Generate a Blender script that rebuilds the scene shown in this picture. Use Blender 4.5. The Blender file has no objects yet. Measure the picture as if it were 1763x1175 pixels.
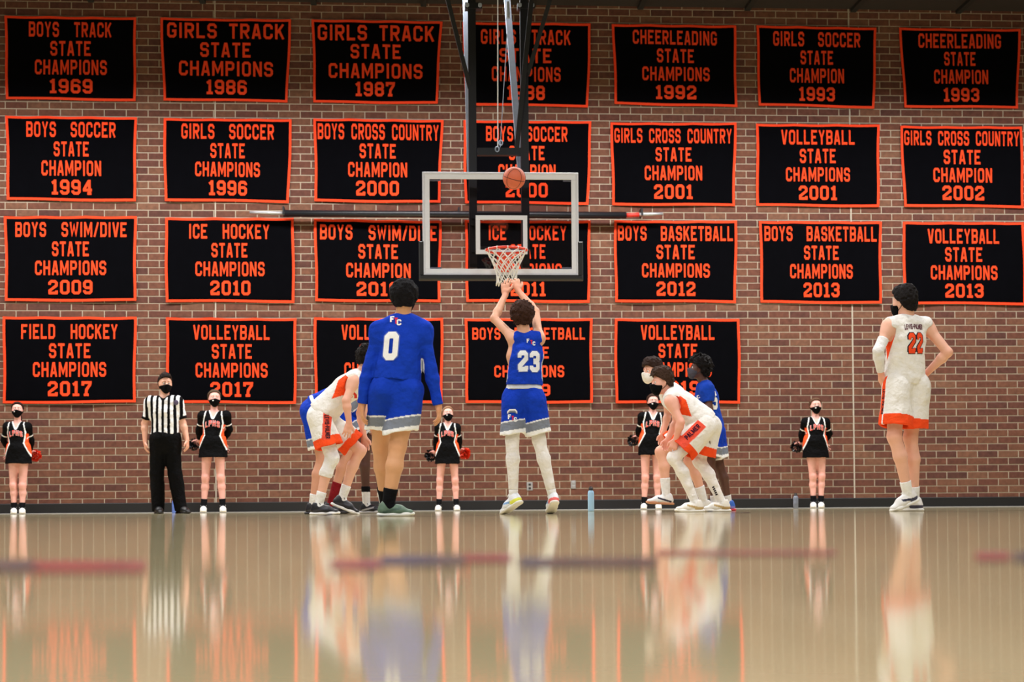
import bpy, bmesh, math, random
import numpy as np
from mathutils import Vector, Matrix
from mathutils.bvhtree import BVHTree

random.seed(7)
rng = np.random.default_rng(7)
scene = bpy.context.scene
COL = scene.collection

# ------------------------------------------------------------------ camera
F = 2750.0                      # focal length in pixels of the 1763 x 1175 frame
CX, CY = 881.5, 797.2           # principal point (the photograph is a crop: lens axis sits low)
CAM_H = 0.085
YAW, PITCH, ROLL = math.radians(3.73), math.radians(1.5), 0.0072
_fw = Vector((math.sin(YAW) * math.cos(PITCH), math.cos(YAW) * math.cos(PITCH), math.sin(PITCH)))
_r0 = Vector((math.cos(YAW), -math.sin(YAW), 0))
_u0 = _r0.cross(_fw)
_rt = _r0 * math.cos(ROLL) - _u0 * math.sin(ROLL)
_up = _r0 * math.sin(ROLL) + _u0 * math.cos(ROLL)
CAM = Vector((0, 0, CAM_H))
cam_data = bpy.data.cameras.new('camera')
cam = bpy.data.objects.new('camera', cam_data)
COL.objects.link(cam)
m = Matrix((_rt, _up, -_fw)).transposed().to_4x4()
m.translation = CAM
cam.matrix_world = m
cam_data.sensor_width = 36.0
cam_data.sensor_fit = 'HORIZONTAL'
cam_data.lens = F * 36.0 / 1763.0
cam_data.shift_y = (CY - 587.5) / 1763.0
cam_data.clip_start, cam_data.clip_end = 0.05, 200
cam_data.dof.use_dof = True
cam_data.dof.focus_distance = 14.5
cam_data.dof.aperture_fstop = 2.4
scene.camera = cam

def ray(px, py):
    return _fw + _rt * ((px - CX) / F) - _up * ((py - CY) / F)
def at_depth(px, py, d):
    return CAM + ray(px, py) * d
def at_y(px, py, y):
    r = ray(px, py)
    return CAM + r * (y / r.y)
def on_floor(px, py):
    r = ray(px, py)
    return CAM + r * (-CAM_H / r.z)

# ------------------------------------------------------------------ world, lights, exposure
world = bpy.data.worlds.new('world')
scene.world = world
world.use_nodes = True
world.node_tree.nodes['Background'].inputs[0].default_value = (0.8, 0.85, 1.0, 1)
world.node_tree.nodes['Background'].inputs[1].default_value = 0.02
scene.view_settings.view_transform = 'Standard'
scene.view_settings.look = 'None'
scene.view_settings.gamma = 1.0
scene.view_settings.use_curve_mapping = False
scene.view_settings.exposure = -0.06

WALL_Y = 22.70
CEIL_Z = 7.26
def area(name, loc, sx, sy, power, color=(1.0, 0.985, 0.97)):
    l = bpy.data.lights.new(name, 'AREA')
    l.shape = 'RECTANGLE'
    l.spread = math.radians(152)
    l.size, l.size_y, l.energy, l.color = sx, sy, power, color
    o = bpy.data.objects.new(name, l)
    o.location = loc
    COL.objects.link(o)
    return o
# high-bay lamps under the gym ceiling, in rows across the court
for y, p, xs in ((19.9, 172, (-9.0, -7.1, -5.2, -3.3, -1.4, 0.5, 2.4, 4.3, 6.2, 8.1, 10.0)), (13.4, 125, (-8.0, -4.2, -0.4, 3.4, 7.2)), (8.6, 115, (-8.0, -4.2, -0.4, 3.4, 7.2)),
                 (4.2, 150, (-8.0, -4.2, -0.7, 5.2, 9.0)), (-0.5, 150, (-8.0, -4.2, -0.7, 5.2, 9.0))):
    for x in xs:
        area('high_bay_lamp', (x, y, 6.8), 1.2, 0.6, p)

# ------------------------------------------------------------------ materials
def lin(c):
    c = np.asarray(c, dtype=np.float64) / 255.0
    return np.where(c <= 0.04045, c / 12.92, ((c + 0.055) / 1.055) ** 2.4)
def L4(c):
    return tuple(float(v) for v in lin(c)) + (1.0,)
MATS = {}
def new_mat(name):
    mt = bpy.data.materials.new(name)
    mt.use_nodes = True
    return mt, mt.node_tree.nodes, mt.node_tree.links, mt.node_tree.nodes['Principled BSDF']
def plain(name, col, rough=0.6, metal=0.0, noise=0.12, nscale=30.0, bump=0.0, spec=0.5):
    if name in MATS: return MATS[name]
    mt, N, K, b = new_mat(name)
    b.inputs['Roughness'].default_value = rough
    b.inputs['Metallic'].default_value = metal
    b.inputs['Specular IOR Level'].default_value = spec
    tc = N.new('ShaderNodeTexCoord')
    nz = N.new('ShaderNodeTexNoise'); nz.inputs['Scale'].default_value = nscale; nz.inputs['Detail'].default_value = 4
    K.new(tc.outputs['Object'], nz.inputs['Vector'])
    mx = N.new('ShaderNodeMix'); mx.data_type = 'RGBA'; mx.blend_type = 'MULTIPLY'
    mx.inputs['Factor'].default_value = 1.0
    mx.inputs[6].default_value = L4(col)
    mr = N.new('ShaderNodeMapRange'); mr.inputs['To Min'].default_value = 1 - noise; mr.inputs['To Max'].default_value = 1 + noise
    K.new(nz.outputs['Fac'], mr.inputs['Value']); K.new(mr.outputs['Result'], mx.inputs[7])
    K.new(mx.outputs[2], b.inputs['Base Color'])
    if bump:
        bp = N.new('ShaderNodeBump'); bp.inputs['Strength'].default_value = bump; bp.inputs['Distance'].default_value = 0.004
        K.new(nz.outputs['Fac'], bp.inputs['Height']); K.new(bp.outputs['Normal'], b.inputs['Normal'])
    MATS[name] = mt
    return mt
def attr_mat(name, rough, noise, nscale, bump, dist=0.003, spec=0.3, sheen=0.0, sss=0.0):
    mt, N, K, b = new_mat(name)
    b.inputs['Roughness'].default_value = rough
    b.inputs['Specular IOR Level'].default_value = spec
    if sheen:
        b.inputs['Sheen Weight'].default_value = sheen
    if sss:
        b.inputs['Subsurface Weight'].default_value = sss
        b.inputs['Subsurface Radius'].default_value = (0.02, 0.008, 0.004)
        b.inputs['Subsurface Scale'].default_value = 0.3
    at = N.new('ShaderNodeAttribute'); at.attribute_name = 'Col'
    tc = N.new('ShaderNodeTexCoord')
    nz = N.new('ShaderNodeTexNoise'); nz.inputs['Scale'].default_value = nscale; nz.inputs['Detail'].default_value = 3
    K.new(tc.outputs['Object'], nz.inputs['Vector'])
    mr = N.new('ShaderNodeMapRange'); mr.inputs['To Min'].default_value = 1 - noise; mr.inputs['To Max'].default_value = 1 + noise
    K.new(nz.outputs['Fac'], mr.inputs['Value'])
    mx = N.new('ShaderNodeMix'); mx.data_type = 'RGBA'; mx.blend_type = 'MULTIPLY'; mx.inputs['Factor'].default_value = 1.0
    K.new(at.outputs['Color'], mx.inputs[6]); K.new(mr.outputs['Result'], mx.inputs[7])
    K.new(mx.outputs[2], b.inputs['Base Color'])
    if bump:
        bp = N.new('ShaderNodeBump'); bp.inputs['Strength'].default_value = bump; bp.inputs['Distance'].default_value = dist
        K.new(nz.outputs['Fac'], bp.inputs['Height']); K.new(bp.outputs['Normal'], b.inputs['Normal'])
    return mt
M_CLOTH = attr_mat('jersey_cloth', 0.8, 0.07, 10, 0.9, 0.035, 0.08, 0.0)
M_SKIN = attr_mat('skin', 0.5, 0.10, 14, 0.15, 0.004, 0.4)
M_HAIR = attr_mat('hair', 0.7, 0.55, 130, 1.0, 0.01, 0.12)
M_SHOE = attr_mat('shoe_leather', 0.45, 0.06, 40, 0.15, 0.004, 0.4)
M_FELT = attr_mat('felt_lettering', 0.9, 0.10, 60, 0.3, 0.003, 0.1)

# ------------------------------------------------------------------ object helpers
def link(o, parent=None):
    COL.objects.link(o)
    if parent is not None:
        o.parent = parent
        o.matrix_parent_inverse = Matrix.Identity(4)
    return o
def tag(o, label=None, cat=None, group=None, kind=None):
    if label: o['label'] = label
    if cat: o['category'] = cat
    if group: o['group'] = group
    if kind: o['kind'] = kind
    return o
def empty(name, loc, label, cat, group=None):
    o = bpy.data.objects.new(name, None)
    o.empty_display_size = 0.1
    o.location = loc
    COL.objects.link(o)
    return tag(o, label, cat, group)
def mesh_obj(name, verts, faces, mat, parent=None, origin=None, smooth=False, col=None):
    """verts in world space; origin = world position of the parent (or of the object itself)."""
    V = np.asarray(verts, dtype=np.float64).reshape(-1, 3)
    if origin is not None: V = V - np.asarray(origin)
    me = bpy.data.meshes.new(name)
    me.from_pydata(V.tolist(), [], [tuple(int(i) for i in f) for f in faces])
    if smooth:
        me.polygons.foreach_set('use_smooth', np.ones(len(me.polygons), dtype=bool))
    if col is not None: set_col(me, col)
    me.materials.append(mat)
    me.update()
    o = bpy.data.objects.new(name, me)
    link(o, parent)
    if parent is None and origin is not None: o.location = origin
    return o
def set_col(me, col):
    n = len(me.vertices)
    c = np.ones((n, 4), dtype=np.float32)
    c[:, :3] = col
    a = me.color_attributes.new('Col', 'FLOAT_COLOR', 'POINT')
    a.data.foreach_set('color', c.ravel())
class MB:
    """collects boxes, bars and tubes for one mesh, world coordinates"""
    def __init__(s): s.v = []; s.f = []
    def box(s, lo, hi):
        n = len(s.v)
        for x in (lo[0], hi[0]):
            for y in (lo[1], hi[1]):
                for z in (lo[2], hi[2]): s.v.append((x, y, z))
        s.f += [tuple(n + i for i in q) for q in ((0,1,3,2),(4,6,7,5),(0,4,5,1),(2,3,7,6),(0,2,6,4),(1,5,7,3))]
        return s
    def bevel_box(s, lo, hi, b):
        """box with chamfered edges around the -Y face"""
        n = len(s.v)
        x0, y0, z0 = lo; x1, y1, z1 = hi
        for (xa, xb, y, za, zb) in ((x0, x1, y1, z0, z1), (x0, x1, y0 + b, z0, z1), (x0 + b, x1 - b, y0, z0 + b, z1 - b)):
            s.v += [(xa, y, za), (xb, y, za), (xb, y, zb), (xa, y, zb)]
        for k in (0, 4):
            for i in range(4):
                j = (i + 1) % 4
                s.f.append((n + k + i, n + k + 4 + i, n + k + 4 + j, n + k + j))
        s.f.append((n + 8, n + 9, n + 10, n + 11)); s.f.append((n + 3, n + 2, n + 1, n))
        return s
    def bar(s, a, b, w, d=None, hint=(0, 1, 0)):
        a, b = Vector(a), Vector(b); d = d or w
        t = (b - a).normalized(); h = Vector(hint)
        if abs(t.dot(h)) > 0.95: h = Vector((1, 0, 0))
        r = t.cross(h).normalized(); q = r.cross(t)
        n = len(s.v)
        for p in (a, b):
            for (i, j) in ((-1,-1),(1,-1),(1,1),(-1,1)):
                s.v.append(tuple(p + r * (i * w / 2) + q * (j * d / 2)))
        s.f += [(n,n+1,n+2,n+3),(n+7,n+6,n+5,n+4)] + [(n+i, n+4+i, n+4+(i+1)%4, n+(i+1)%4) for i in range(4)]
        return s
    def tube(s, pts, r, seg=8, closed=False):
        P = [Vector(p) for p in pts]; k = len(P); n = len(s.v)
        rr = r if hasattr(r, '__len__') else [r] * k
        ref = None
        for i, p in enumerate(P):
            if closed: t = (P[(i + 1) % k] - P[i - 1]).normalized()
            else: t = (P[min(i + 1, k - 1)] - P[max(i - 1, 0)]).normalized()
            if ref is None:
                ref = Vector((0, 0, 1)) if abs(t.z) < 0.9 else Vector((1, 0, 0))
            u = (ref - t * ref.dot(t)).normalized(); ref = u
            w = t.cross(u)
            for j in range(seg):
                a = 2 * math.pi * j / seg
                s.v.append(tuple(p + (u * math.cos(a) + w * math.sin(a)) * rr[i]))
        for i in range(k if closed else k - 1):
            i2 = (i + 1) % k
            for j in range(seg):
                j2 = (j + 1) % seg
                s.f.append((n + i * seg + j, n + i * seg + j2, n + i2 * seg + j2, n + i2 * seg + j))
        if not closed:
            s.f.append(tuple(n + j for j in range(seg))[::-1]); s.f.append(tuple(n + (k - 1) * seg + j for j in range(seg)))
        return s
    def lathe(s, c, prof, seg=20):
        n = len(s.v); c = Vector(c)
        for (r, z) in prof:
            for j in range(seg):
                a = 2 * math.pi * j / seg
                s.v.append((c.x + r * math.cos(a), c.y + r * math.sin(a), c.z + z))
        for i in range(len(prof) - 1):
            for j in range(seg):
                j2 = (j + 1) % seg
                s.f.append((n + i*seg + j, n + i*seg + j2, n + (i+1)*seg + j2, n + (i+1)*seg + j))
        s.f.append(tuple(n + j for j in range(seg))[::-1]); s.f.append(tuple(n + (len(prof)-1)*seg + j for j in range(seg)))
        return s
    def build(s, name, mat, parent=None, origin=None, smooth=False, col=None):
        return mesh_obj(name, s.v, s.f, mat, parent, origin, smooth, col)

# ------------------------------------------------------------------ block lettering
_O = [(1.2,5.45),(.55,4.8),(.55,1.2),(1.2,.55),(2.8,.55),(3.45,1.2),(3.45,4.8),(2.8,5.45),(1.2,5.45)]
GLYPH = {
 'A': (4, [[(.5,0),(1.7,5.45),(2.3,5.45),(3.5,0)], [(1.0,1.7),(3.0,1.7)]]),
 'B': (4, [[(.55,0),(.55,6)], [(.55,5.45),(2.9,5.45),(3.45,4.9),(3.45,3.6),(2.9,3.05),(.55,3.05)], [(2.9,3.05),(3.45,2.5),(3.45,1.1),(2.9,.55),(.55,.55)]]),
 'C': (4, [[(3.45,3.9),(3.45,4.8),(2.8,5.45),(1.2,5.45),(.55,4.8),(.55,1.2),(1.2,.55),(2.8,.55),(3.45,1.2),(3.45,2.1)]]),
 'D': (4, [[(.55,0),(.55,6)], [(.55,5.45),(2.8,5.45),(3.45,4.8),(3.45,1.2),(2.8,.55),(.55,.55)]]),
 'E': (3.8, [[(.55,0),(.55,6)], [(.55,5.45),(3.7,5.45)], [(.55,3.05),(2.9,3.05)], [(.55,.55),(3.7,.55)]]),
 'F': (3.8, [[(.55,0),(.55,6)], [(.55,5.45),(3.7,5.45)], [(.55,3.05),(2.9,3.05)]]),
 'G': (4, [[(3.45,4.1),(3.45,4.8),(2.8,5.45),(1.2,5.45),(.55,4.8),(.55,1.2),(1.2,.55),(2.8,.55),(3.45,1.2),(3.45,2.75),(2.1,2.75)]]),
 'H': (4, [[(.55,0),(.55,6)], [(3.45,0),(3.45,6)], [(.55,3.05),(3.45,3.05)]]),
 'I': (1.5, [[(.75,0),(.75,6)]]),
 'K': (4, [[(.55,0),(.55,6)], [(3.5,6),(.9,2.5)], [(1.7,3.6),(3.5,0)]]),
 'L': (3.7, [[(.55,0),(.55,6)], [(.55,.55),(3.6,.55)]]),
 'M': (5, [[(.55,0),(.55,6)], [(4.45,0),(4.45,6)], [(.6,5.9),(2.5,1.6),(4.4,5.9)]]),
 'N': (4, [[(.55,0),(.55,6)], [(3.45,0),(3.45,6)], [(.6,5.9),(3.4,.1)]]),
 'O': (4, [_O]),
 'P': (4, [[(.55,0),(.55,6)], [(.55,5.45),(2.8,5.45),(3.45,4.8),(3.45,3.4),(2.8,2.75),(.55,2.75)]]),
 'R': (4, [[(.55,0),(.55,6)], [(.55,5.45),(2.8,5.45),(3.45,4.8),(3.45,3.5),(2.8,2.85),(.55,2.85)], [(2.0,2.7),(3.5,0)]]),
 'S': (4, [[(3.45,4.1),(3.45,4.8),(2.8,5.45),(1.2,5.45),(.55,4.8),(.55,3.7),(1.2,3.05),(2.8,3.05),(3.45,2.4),(3.45,1.2),(2.8,.55),(1.2,.55),(.55,1.2),(.55,1.9)]]),
 'T': (3.8, [[(1.9,0),(1.9,6)], [(.1,5.45),(3.7,5.45)]]),
 'U': (4, [[(.55,6),(.55,1.2),(1.2,.55),(2.8,.55),(3.45,1.2),(3.45,6)]]),
 'V': (4, [[(.5,6),(1.75,.5),(2.25,.5),(3.5,6)]]),
 'W': (5.4, [[(.5,6),(1.5,.4),(2.7,4.6),(3.9,.4),(4.9,6)]]),
 'Y': (4, [[(.5,6),(2,2.7),(3.5,6)], [(2,2.9),(2,0)]]),
 '/': (3.0, [[(.4,0),(2.6,6)]]),
 '-': (3.0, [[(.4,3),(2.6,3)]]),
 '0': (4, [_O]),
 '1': (2.9, [[(1.6,0),(1.6,6)], [(1.6,5.3),(.3,4.6)], [(.2,.45),(2.9,.45)]]),
 '2': (4.1, [[(.55,4.0),(.55,4.8),(1.2,5.45),(2.8,5.45),(3.45,4.8),(3.45,3.7),(.6,1.6),(.6,.5)], [(.1,.55),(4.0,.55)], [(3.5,.5),(3.5,1.6)]]),
 '3': (4, [[(.55,4.2),(.55,4.8),(1.2,5.45),(2.8,5.45),(3.45,4.8),(3.45,3.7),(2.8,3.05),(1.4,3.05)], [(2.8,3.05),(3.45,2.4),(3.45,1.2),(2.8,.55),(1.2,.55),(.55,1.2),(.55,1.8)]]),
 '4': (4.1, [[(2.9,0),(2.9,6)], [(2.7,5.6),(.5,2.0)], [(.1,1.9),(4.0,1.9)], [(2.0,.45),(3.8,.45)]]),
 '5': (4, [[(3.5,5.45),(.55,5.45),(.55,3.3),(2.8,3.3),(3.45,2.65),(3.45,1.2),(2.8,.55),(1.2,.55),(.55,1.2),(.55,1.7)]]),
 '6': (4, [[(3.45,4.3),(3.45,4.8),(2.8,5.45),(1.2,5.45),(.55,4.8),(.55,1.2),(1.2,.55),(2.8,.55),(3.45,1.2),(3.45,2.6),(2.8,3.25),(.6,3.25)]]),
 '7': (4, [[(.5,4.2),(.5,5.45),(3.5,5.45),(3.4,4.6),(2.0,2.6),(1.8,0)], [(.9,.45),(2.9,.45)]]),
 '8': (4, [[(1.2,3.05),(.55,3.7),(.55,4.8),(1.2,5.45),(2.8,5.45),(3.45,4.8),(3.45,3.7),(2.8,3.05),(1.2,3.05),(.55,2.4),(.55,1.2),(1.2,.55),(2.8,.55),(3.45,1.2),(3.45,2.4),(2.8,3.05)]]),
 '9': (4, [[(.55,1.7),(.55,1.2),(1.2,.55),(2.8,.55),(3.45,1.2),(3.45,4.8),(2.8,5.45),(1.2,5.45),(.55,4.8),(.55,3.4),(1.2,2.75),(3.4,2.75)]]),
}
def stroke_quads(pl, t):
    """mitred ribbon quads along a polyline"""
    P = [Vector(p) for p in pl]; n = len(P)
    closed = (P[0] - P[-1]).length < 1e-6
    if closed: P = P[:-1]; n -= 1
    Ls, Rs = [], []
    for i in range(n):
        if closed: d0 = (P[i] - P[i - 1]).normalized(); d1 = (P[(i + 1) % n] - P[i]).normalized()
        else:
            d0 = (P[i] - P[i - 1]).normalized() if i else (P[1] - P[0]).normalized()
            d1 = (P[i + 1] - P[i]).normalized() if i < n - 1 else d0
        n0 = Vector((-d0.y, d0.x)); n1 = Vector((-d1.y, d1.x))
        mm = (n0 + n1)
        mm = mm.normalized() if mm.length > 1e-3 else n0
        k = min(1.0 / max(mm.dot(n0), 0.3), 1.8) * t / 2
        Ls.append(P[i] + mm * k); Rs.append(P[i] - mm * k)
    out = []
    for i in range(n if closed else n - 1):
        j = (i + 1) % n
        out.append((tuple(Ls[i]), tuple(Rs[i]), tuple(Rs[j]), tuple(Ls[j])))
    return out
WORDS = []
def text_quads(txt, t=1.12, gap=0.95, space=5.2):
    """-> quads in units of (line width = 1, cap height = 1)"""
    x = 0.0; qs = []; WORDS.clear(); wi = 0
    for ch in txt:
        if ch == ' ': x += space - gap; wi += 1; continue
        w, pls = GLYPH[ch]
        for pl in pls:
            for q in stroke_quads(pl, t):
                qs.append([(x + p[0], p[1]) for p in q]); WORDS.append(wi)
        x += w + gap
    W = x - gap
    return [[(p[0] / W, min(max(p[1] / 6.0, -0.01), 1.01)) for p in q] for q in qs], W / 6.0

# ------------------------------------------------------------------ implicit surfaces -> one continuous mesh
def noise3(X, Y, Z, seed=0):
    """value noise on broadcastable coordinate arrays, range -1..1"""
    xi, yi, zi = np.floor(X), np.floor(Y), np.floor(Z)
    xf, yf, zf = X - xi, Y - yi, Z - zi
    xf = xf*xf*(3-2*xf); yf = yf*yf*(3-2*yf); zf = zf*zf*(3-2*zf)
    xi, yi, zi = xi.astype(np.int64), yi.astype(np.int64), zi.astype(np.int64)
    def h(a, b, c):
        n = (a * 73856093) ^ (b * 19349663) ^ (c * 83492791) ^ (seed * 2654435)
        n = (n ^ (n >> 13)) * 1274126177
        return ((n ^ (n >> 16)) & 0xffff) / 32767.5 - 1.0
    r = 0
    for dx in (0, 1):
        wx = xf if dx else 1 - xf
        for dy in (0, 1):
            wy = yf if dy else 1 - yf
            for dz in (0, 1):
                wz = zf if dz else 1 - zf
                r = r + h(xi + dx, yi + dy, zi + dz) * wx * wy * wz
    return r
class Prim:
    __slots__ = ('tag', 'a', 'b', 'ra', 'rb', 'k', 'v', 'rat')
    def __init__(s, tag, a, b, ra, rb, k=0.02, v=None, rat=1.0):
        s.tag, s.a, s.b, s.ra, s.rb, s.k = tag, np.array(a, dtype=np.float64), np.array(b, dtype=np.float64), ra, rb, k
        s.v = None if v is None else np.array(v, dtype=np.float64); s.rat = rat
    def dist(s, X, Y, Z, off=0.0):
        ba = s.b - s.a; bb = float(ba @ ba)
        px, py, pz = X - s.a[0], Y - s.a[1], Z - s.a[2]
        if bb > 1e-10:
            t = np.clip((px * ba[0] + py * ba[1] + pz * ba[2]) / bb, 0, 1)
            px = px - t * ba[0]; py = py - t * ba[1]; pz = pz - t * ba[2]
            r = (s.ra + (s.rb - s.ra) * t)
        else: r = s.ra
        if s.v is None or s.rat == 1.0:
            return np.sqrt(px*px + py*py + pz*pz) - r - off
        dv = px * s.v[0] + py * s.v[1] + pz * s.v[2]
        k1 = 1.0 / s.rat - 1.0; k2 = 1.0 / s.rat ** 2 - 1.0
        q2 = px*px + py*py + pz*pz
        l1 = np.sqrt(np.maximum(q2 + (2*k1 + k1*k1) * dv * dv, 1e-12))
        l2 = np.sqrt(np.maximum(q2 + (2*k2 + k2*k2) * dv * dv, 1e-12))
        return l1 * (l1 - r) / l2 - off
    def ext(s): return max(s.ra, s.rb) * max(1.0, s.rat)
class Vol:
    def __init__(s, lo, hi, h):
        s.h = h; s.lo = np.array(lo, dtype=np.float64) - 2.5 * h
        n = np.ceil((np.array(hi) - s.lo) / h).astype(int) + 3
        s.n = n
        s.ax = [s.lo[i] + h * np.arange(n[i]) for i in range(3)]
        s.V = np.full(tuple(n), 1.0, dtype=np.float32)
    def block(s, lo, hi):
        i0 = np.clip(np.floor((lo - s.lo) / s.h).astype(int), 0, s.n)
        i1 = np.clip(np.ceil((hi - s.lo) / s.h).astype(int) + 1, 0, s.n)
        sl = tuple(slice(i0[i], i1[i]) for i in range(3))
        return sl, s.ax[0][sl[0]][:, None, None], s.ax[1][sl[1]][None, :, None], s.ax[2][sl[2]][None, None, :]
    def grid(s): return s.ax[0][:, None, None], s.ax[1][None, :, None], s.ax[2][None, None, :]
    def add(s, p, off=0.0, k=None):
        k = p.k if k is None else k
        e = p.ext() + off + k + 3 * s.h + 0.01
        sl, X, Y, Z = s.block(np.minimum(p.a, p.b) - e, np.maximum(p.a, p.b) + e)
        cur = s.V[sl]
        if cur.size == 0: return s
        d = p.dist(X, Y, Z, off)
        hh = np.maximum(k - np.abs(d - cur), 0.0) / k
        s.V[sl] = np.minimum(d, cur) - hh * hh * (k * 0.25)
        return s
    def sub(s, p, off=0.0, k=0.01):
        e = p.ext() + off + k + 3 * s.h
        sl, X, Y, Z = s.block(np.minimum(p.a, p.b) - e, np.maximum(p.a, p.b) + e)
        cur = s.V[sl]
        if cur.size == 0: return s
        d = -p.dist(X, Y, Z, off)
        hh = np.maximum(k - np.abs(d - cur), 0.0) / k
        s.V[sl] = np.maximum(d, cur) + hh * hh * (k * 0.25)
        return s
    def cut(s, p0, nrm):
        """keep the side the normal points away from"""
        X, Y, Z = s.grid(); nrm = np.array(nrm) / np.linalg.norm(nrm)
        s.V = np.maximum(s.V, (X - p0[0]) * nrm[0] + (Y - p0[1]) * nrm[1] + (Z - p0[2]) * nrm[2]).astype(np.float32)
        return s
    def mesh(s):
        V, h = s.V, s.h
        for ax in range(3):
            sl = [slice(None)] * 3
            for e in (0, -1):
                sl[ax] = e; V[tuple(sl)] = np.maximum(V[tuple(sl)], 0.5 * h)
        S = V < 0
        c = np.zeros(tuple(np.array(V.shape) - 1), dtype=np.uint8)
        offs = [(i, j, k) for i in (0, 1) for j in (0, 1) for k in (0, 1)]
        def sh(A, o): return A[o[0]:A.shape[0]-1+o[0], o[1]:A.shape[1]-1+o[1], o[2]:A.shape[2]-1+o[2]]
        for o in offs: c += sh(S, o)
        act = (c > 0) & (c < 8)
        idx = np.argwhere(act)
        if len(idx) == 0: return np.zeros((0, 3)), np.zeros((0, 4), dtype=np.int64)
        ids = np.full(act.shape, -1, dtype=np.int32); ids[act] = np.arange(len(idx))
        vals = np.stack([V[idx[:, 0]+o[0], idx[:, 1]+o[1], idx[:, 2]+o[2]] for o in offs], 1).astype(np.float64)
        acc = np.zeros((len(idx), 3)); cnt = np.zeros(len(idx))
        O = np.array(offs, dtype=np.float64)
        for i in range(8):
            for j in range(i + 1, 8):
                if np.abs(O[i] - O[j]).sum() != 1: continue
                a, b = vals[:, i], vals[:, j]
                mk = (a < 0) != (b < 0)
                t = np.where(mk, a / np.where(mk, a - b, 1), 0)
                acc += mk[:, None] * (O[i] + t[:, None] * (O[j] - O[i])); cnt += mk
        P = s.lo + h * (idx + acc / cnt[:, None])
        Fs = []
        for ax in range(3):
            u, w = (ax + 1) % 3, (ax + 2) % 3
            a = [slice(None)] * 3; b = [slice(None)] * 3
            a[ax] = slice(0, -1); b[ax] = slice(1, None)
            d = S[tuple(a)] != S[tuple(b)]
            e = np.argwhere(d)
            e = e[(e[:, u] > 0) & (e[:, w] > 0) & (e[:, u] < V.shape[u]-1) & (e[:, w] < V.shape[w]-1)]
            if len(e) == 0: continue
            ins = S[tuple(a)][e[:, 0], e[:, 1], e[:, 2]]
            du = np.zeros(3, dtype=int); du[u] = 1; dw = np.zeros(3, dtype=int); dw[w] = 1
            q = np.stack([ids[tuple((e - x).T)] for x in (0 * du, du, du + dw, dw)], 1)
            q[~ins] = q[~ins][:, ::-1]
            Fs.append(q)
        return P, np.concatenate(Fs)
def make_mesh(name, P, Q, mat, parent=None, origin=(0, 0, 0), col=None):
    me = bpy.data.meshes.new(name)
    P = P - np.array(origin)
    me.vertices.add(len(P)); me.vertices.foreach_set('co', P.astype(np.float32).ravel())
    me.loops.add(Q.size); me.loops.foreach_set('vertex_index', Q.astype(np.int32).ravel())
    me.polygons.add(len(Q))
    me.polygons.foreach_set('loop_start', (np.arange(len(Q)) * 4).astype(np.int32))
    me.update(calc_edges=True); me.validate()
    if col is not None: set_col(me, col)
    me.materials.append(mat)
    o = bpy.data.objects.new(name, me)
    link(o, parent)
    if parent is None: o.location = origin
    return o
# ================================================================== the setting
XL, XR, YF = -11.5, 12.5, -4.0     # side walls and the wall behind the camera
# ---- floor
def floor_mat():
    mt, N, K, b = new_mat('maple_floor')
    ge = N.new('ShaderNodeNewGeometry')
    sp = N.new('ShaderNodeSeparateXYZ'); K.new(ge.outputs['Position'], sp.inputs[0])
    dv = N.new('ShaderNodeMath'); dv.operation = 'DIVIDE'; dv.inputs[1].default_value = 0.057
    K.new(sp.outputs['X'], dv.inputs[0])
    fl = N.new('ShaderNodeMath'); fl.operation = 'FLOOR'; K.new(dv.outputs[0], fl.inputs[0])
    wn = N.new('ShaderNodeTexWhiteNoise'); wn.noise_dimensions = '1D'; K.new(fl.outputs[0], wn.inputs['W'])
    ln = N.new('ShaderNodeMath'); ln.operation = 'MULTIPLY_ADD'; ln.inputs[1].default_value = 0.9
    K.new(wn.outputs['Value'], ln.inputs[2]); K.new(sp.outputs['Y'], ln.inputs[0])
    fy = N.new('ShaderNodeMath'); fy.operation = 'FLOOR'; K.new(ln.outputs[0], fy.inputs[0])
    cb = N.new('ShaderNodeCombineXYZ'); K.new(fl.outputs[0], cb.inputs[0]); K.new(fy.outputs[0], cb.inputs[1])
    w2 = N.new('ShaderNodeTexWhiteNoise'); w2.noise_dimensions = '3D'; K.new(cb.outputs[0], w2.inputs['Vector'])
    cr = N.new('ShaderNodeValToRGB')
    cr.color_ramp.elements[0].color = L4((188, 174, 134)); cr.color_ramp.elements[1].color = L4((196, 183, 144))
    K.new(w2.outputs['Value'], cr.inputs[0])
    K.new(cr.outputs[0], b.inputs['Base Color'])
    nz = N.new('ShaderNodeTexNoise'); nz.inputs['Scale'].default_value = 1.4; nz.inputs['Detail'].default_value = 2
    K.new(ge.outputs['Position'], nz.inputs['Vector'])
    mr = N.new('ShaderNodeMapRange'); mr.inputs['To Min'].default_value = 0.055; mr.inputs['To Max'].default_value = 0.08
    K.new(nz.outputs['Fac'], mr.inputs['Value']); K.new(mr.outputs['Result'], b.inputs['Roughness'])
    b.inputs['Specular IOR Level'].default_value = 0.4
    n2 = N.new('ShaderNodeTexNoise'); n2.inputs['Scale'].default_value = 5.0; n2.inputs['Detail'].default_value = 3
    K.new(ge.outputs['Position'], n2.inputs['Vector'])
    bp = N.new('ShaderNodeBump'); bp.inputs['Strength'].default_value = 0.35; bp.inputs['Distance'].default_value = 0.0012
    K.new(n2.outputs['Fac'], bp.inputs['Height']); K.new(bp.outputs['Normal'], b.inputs['Normal'])
    return mt
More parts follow.
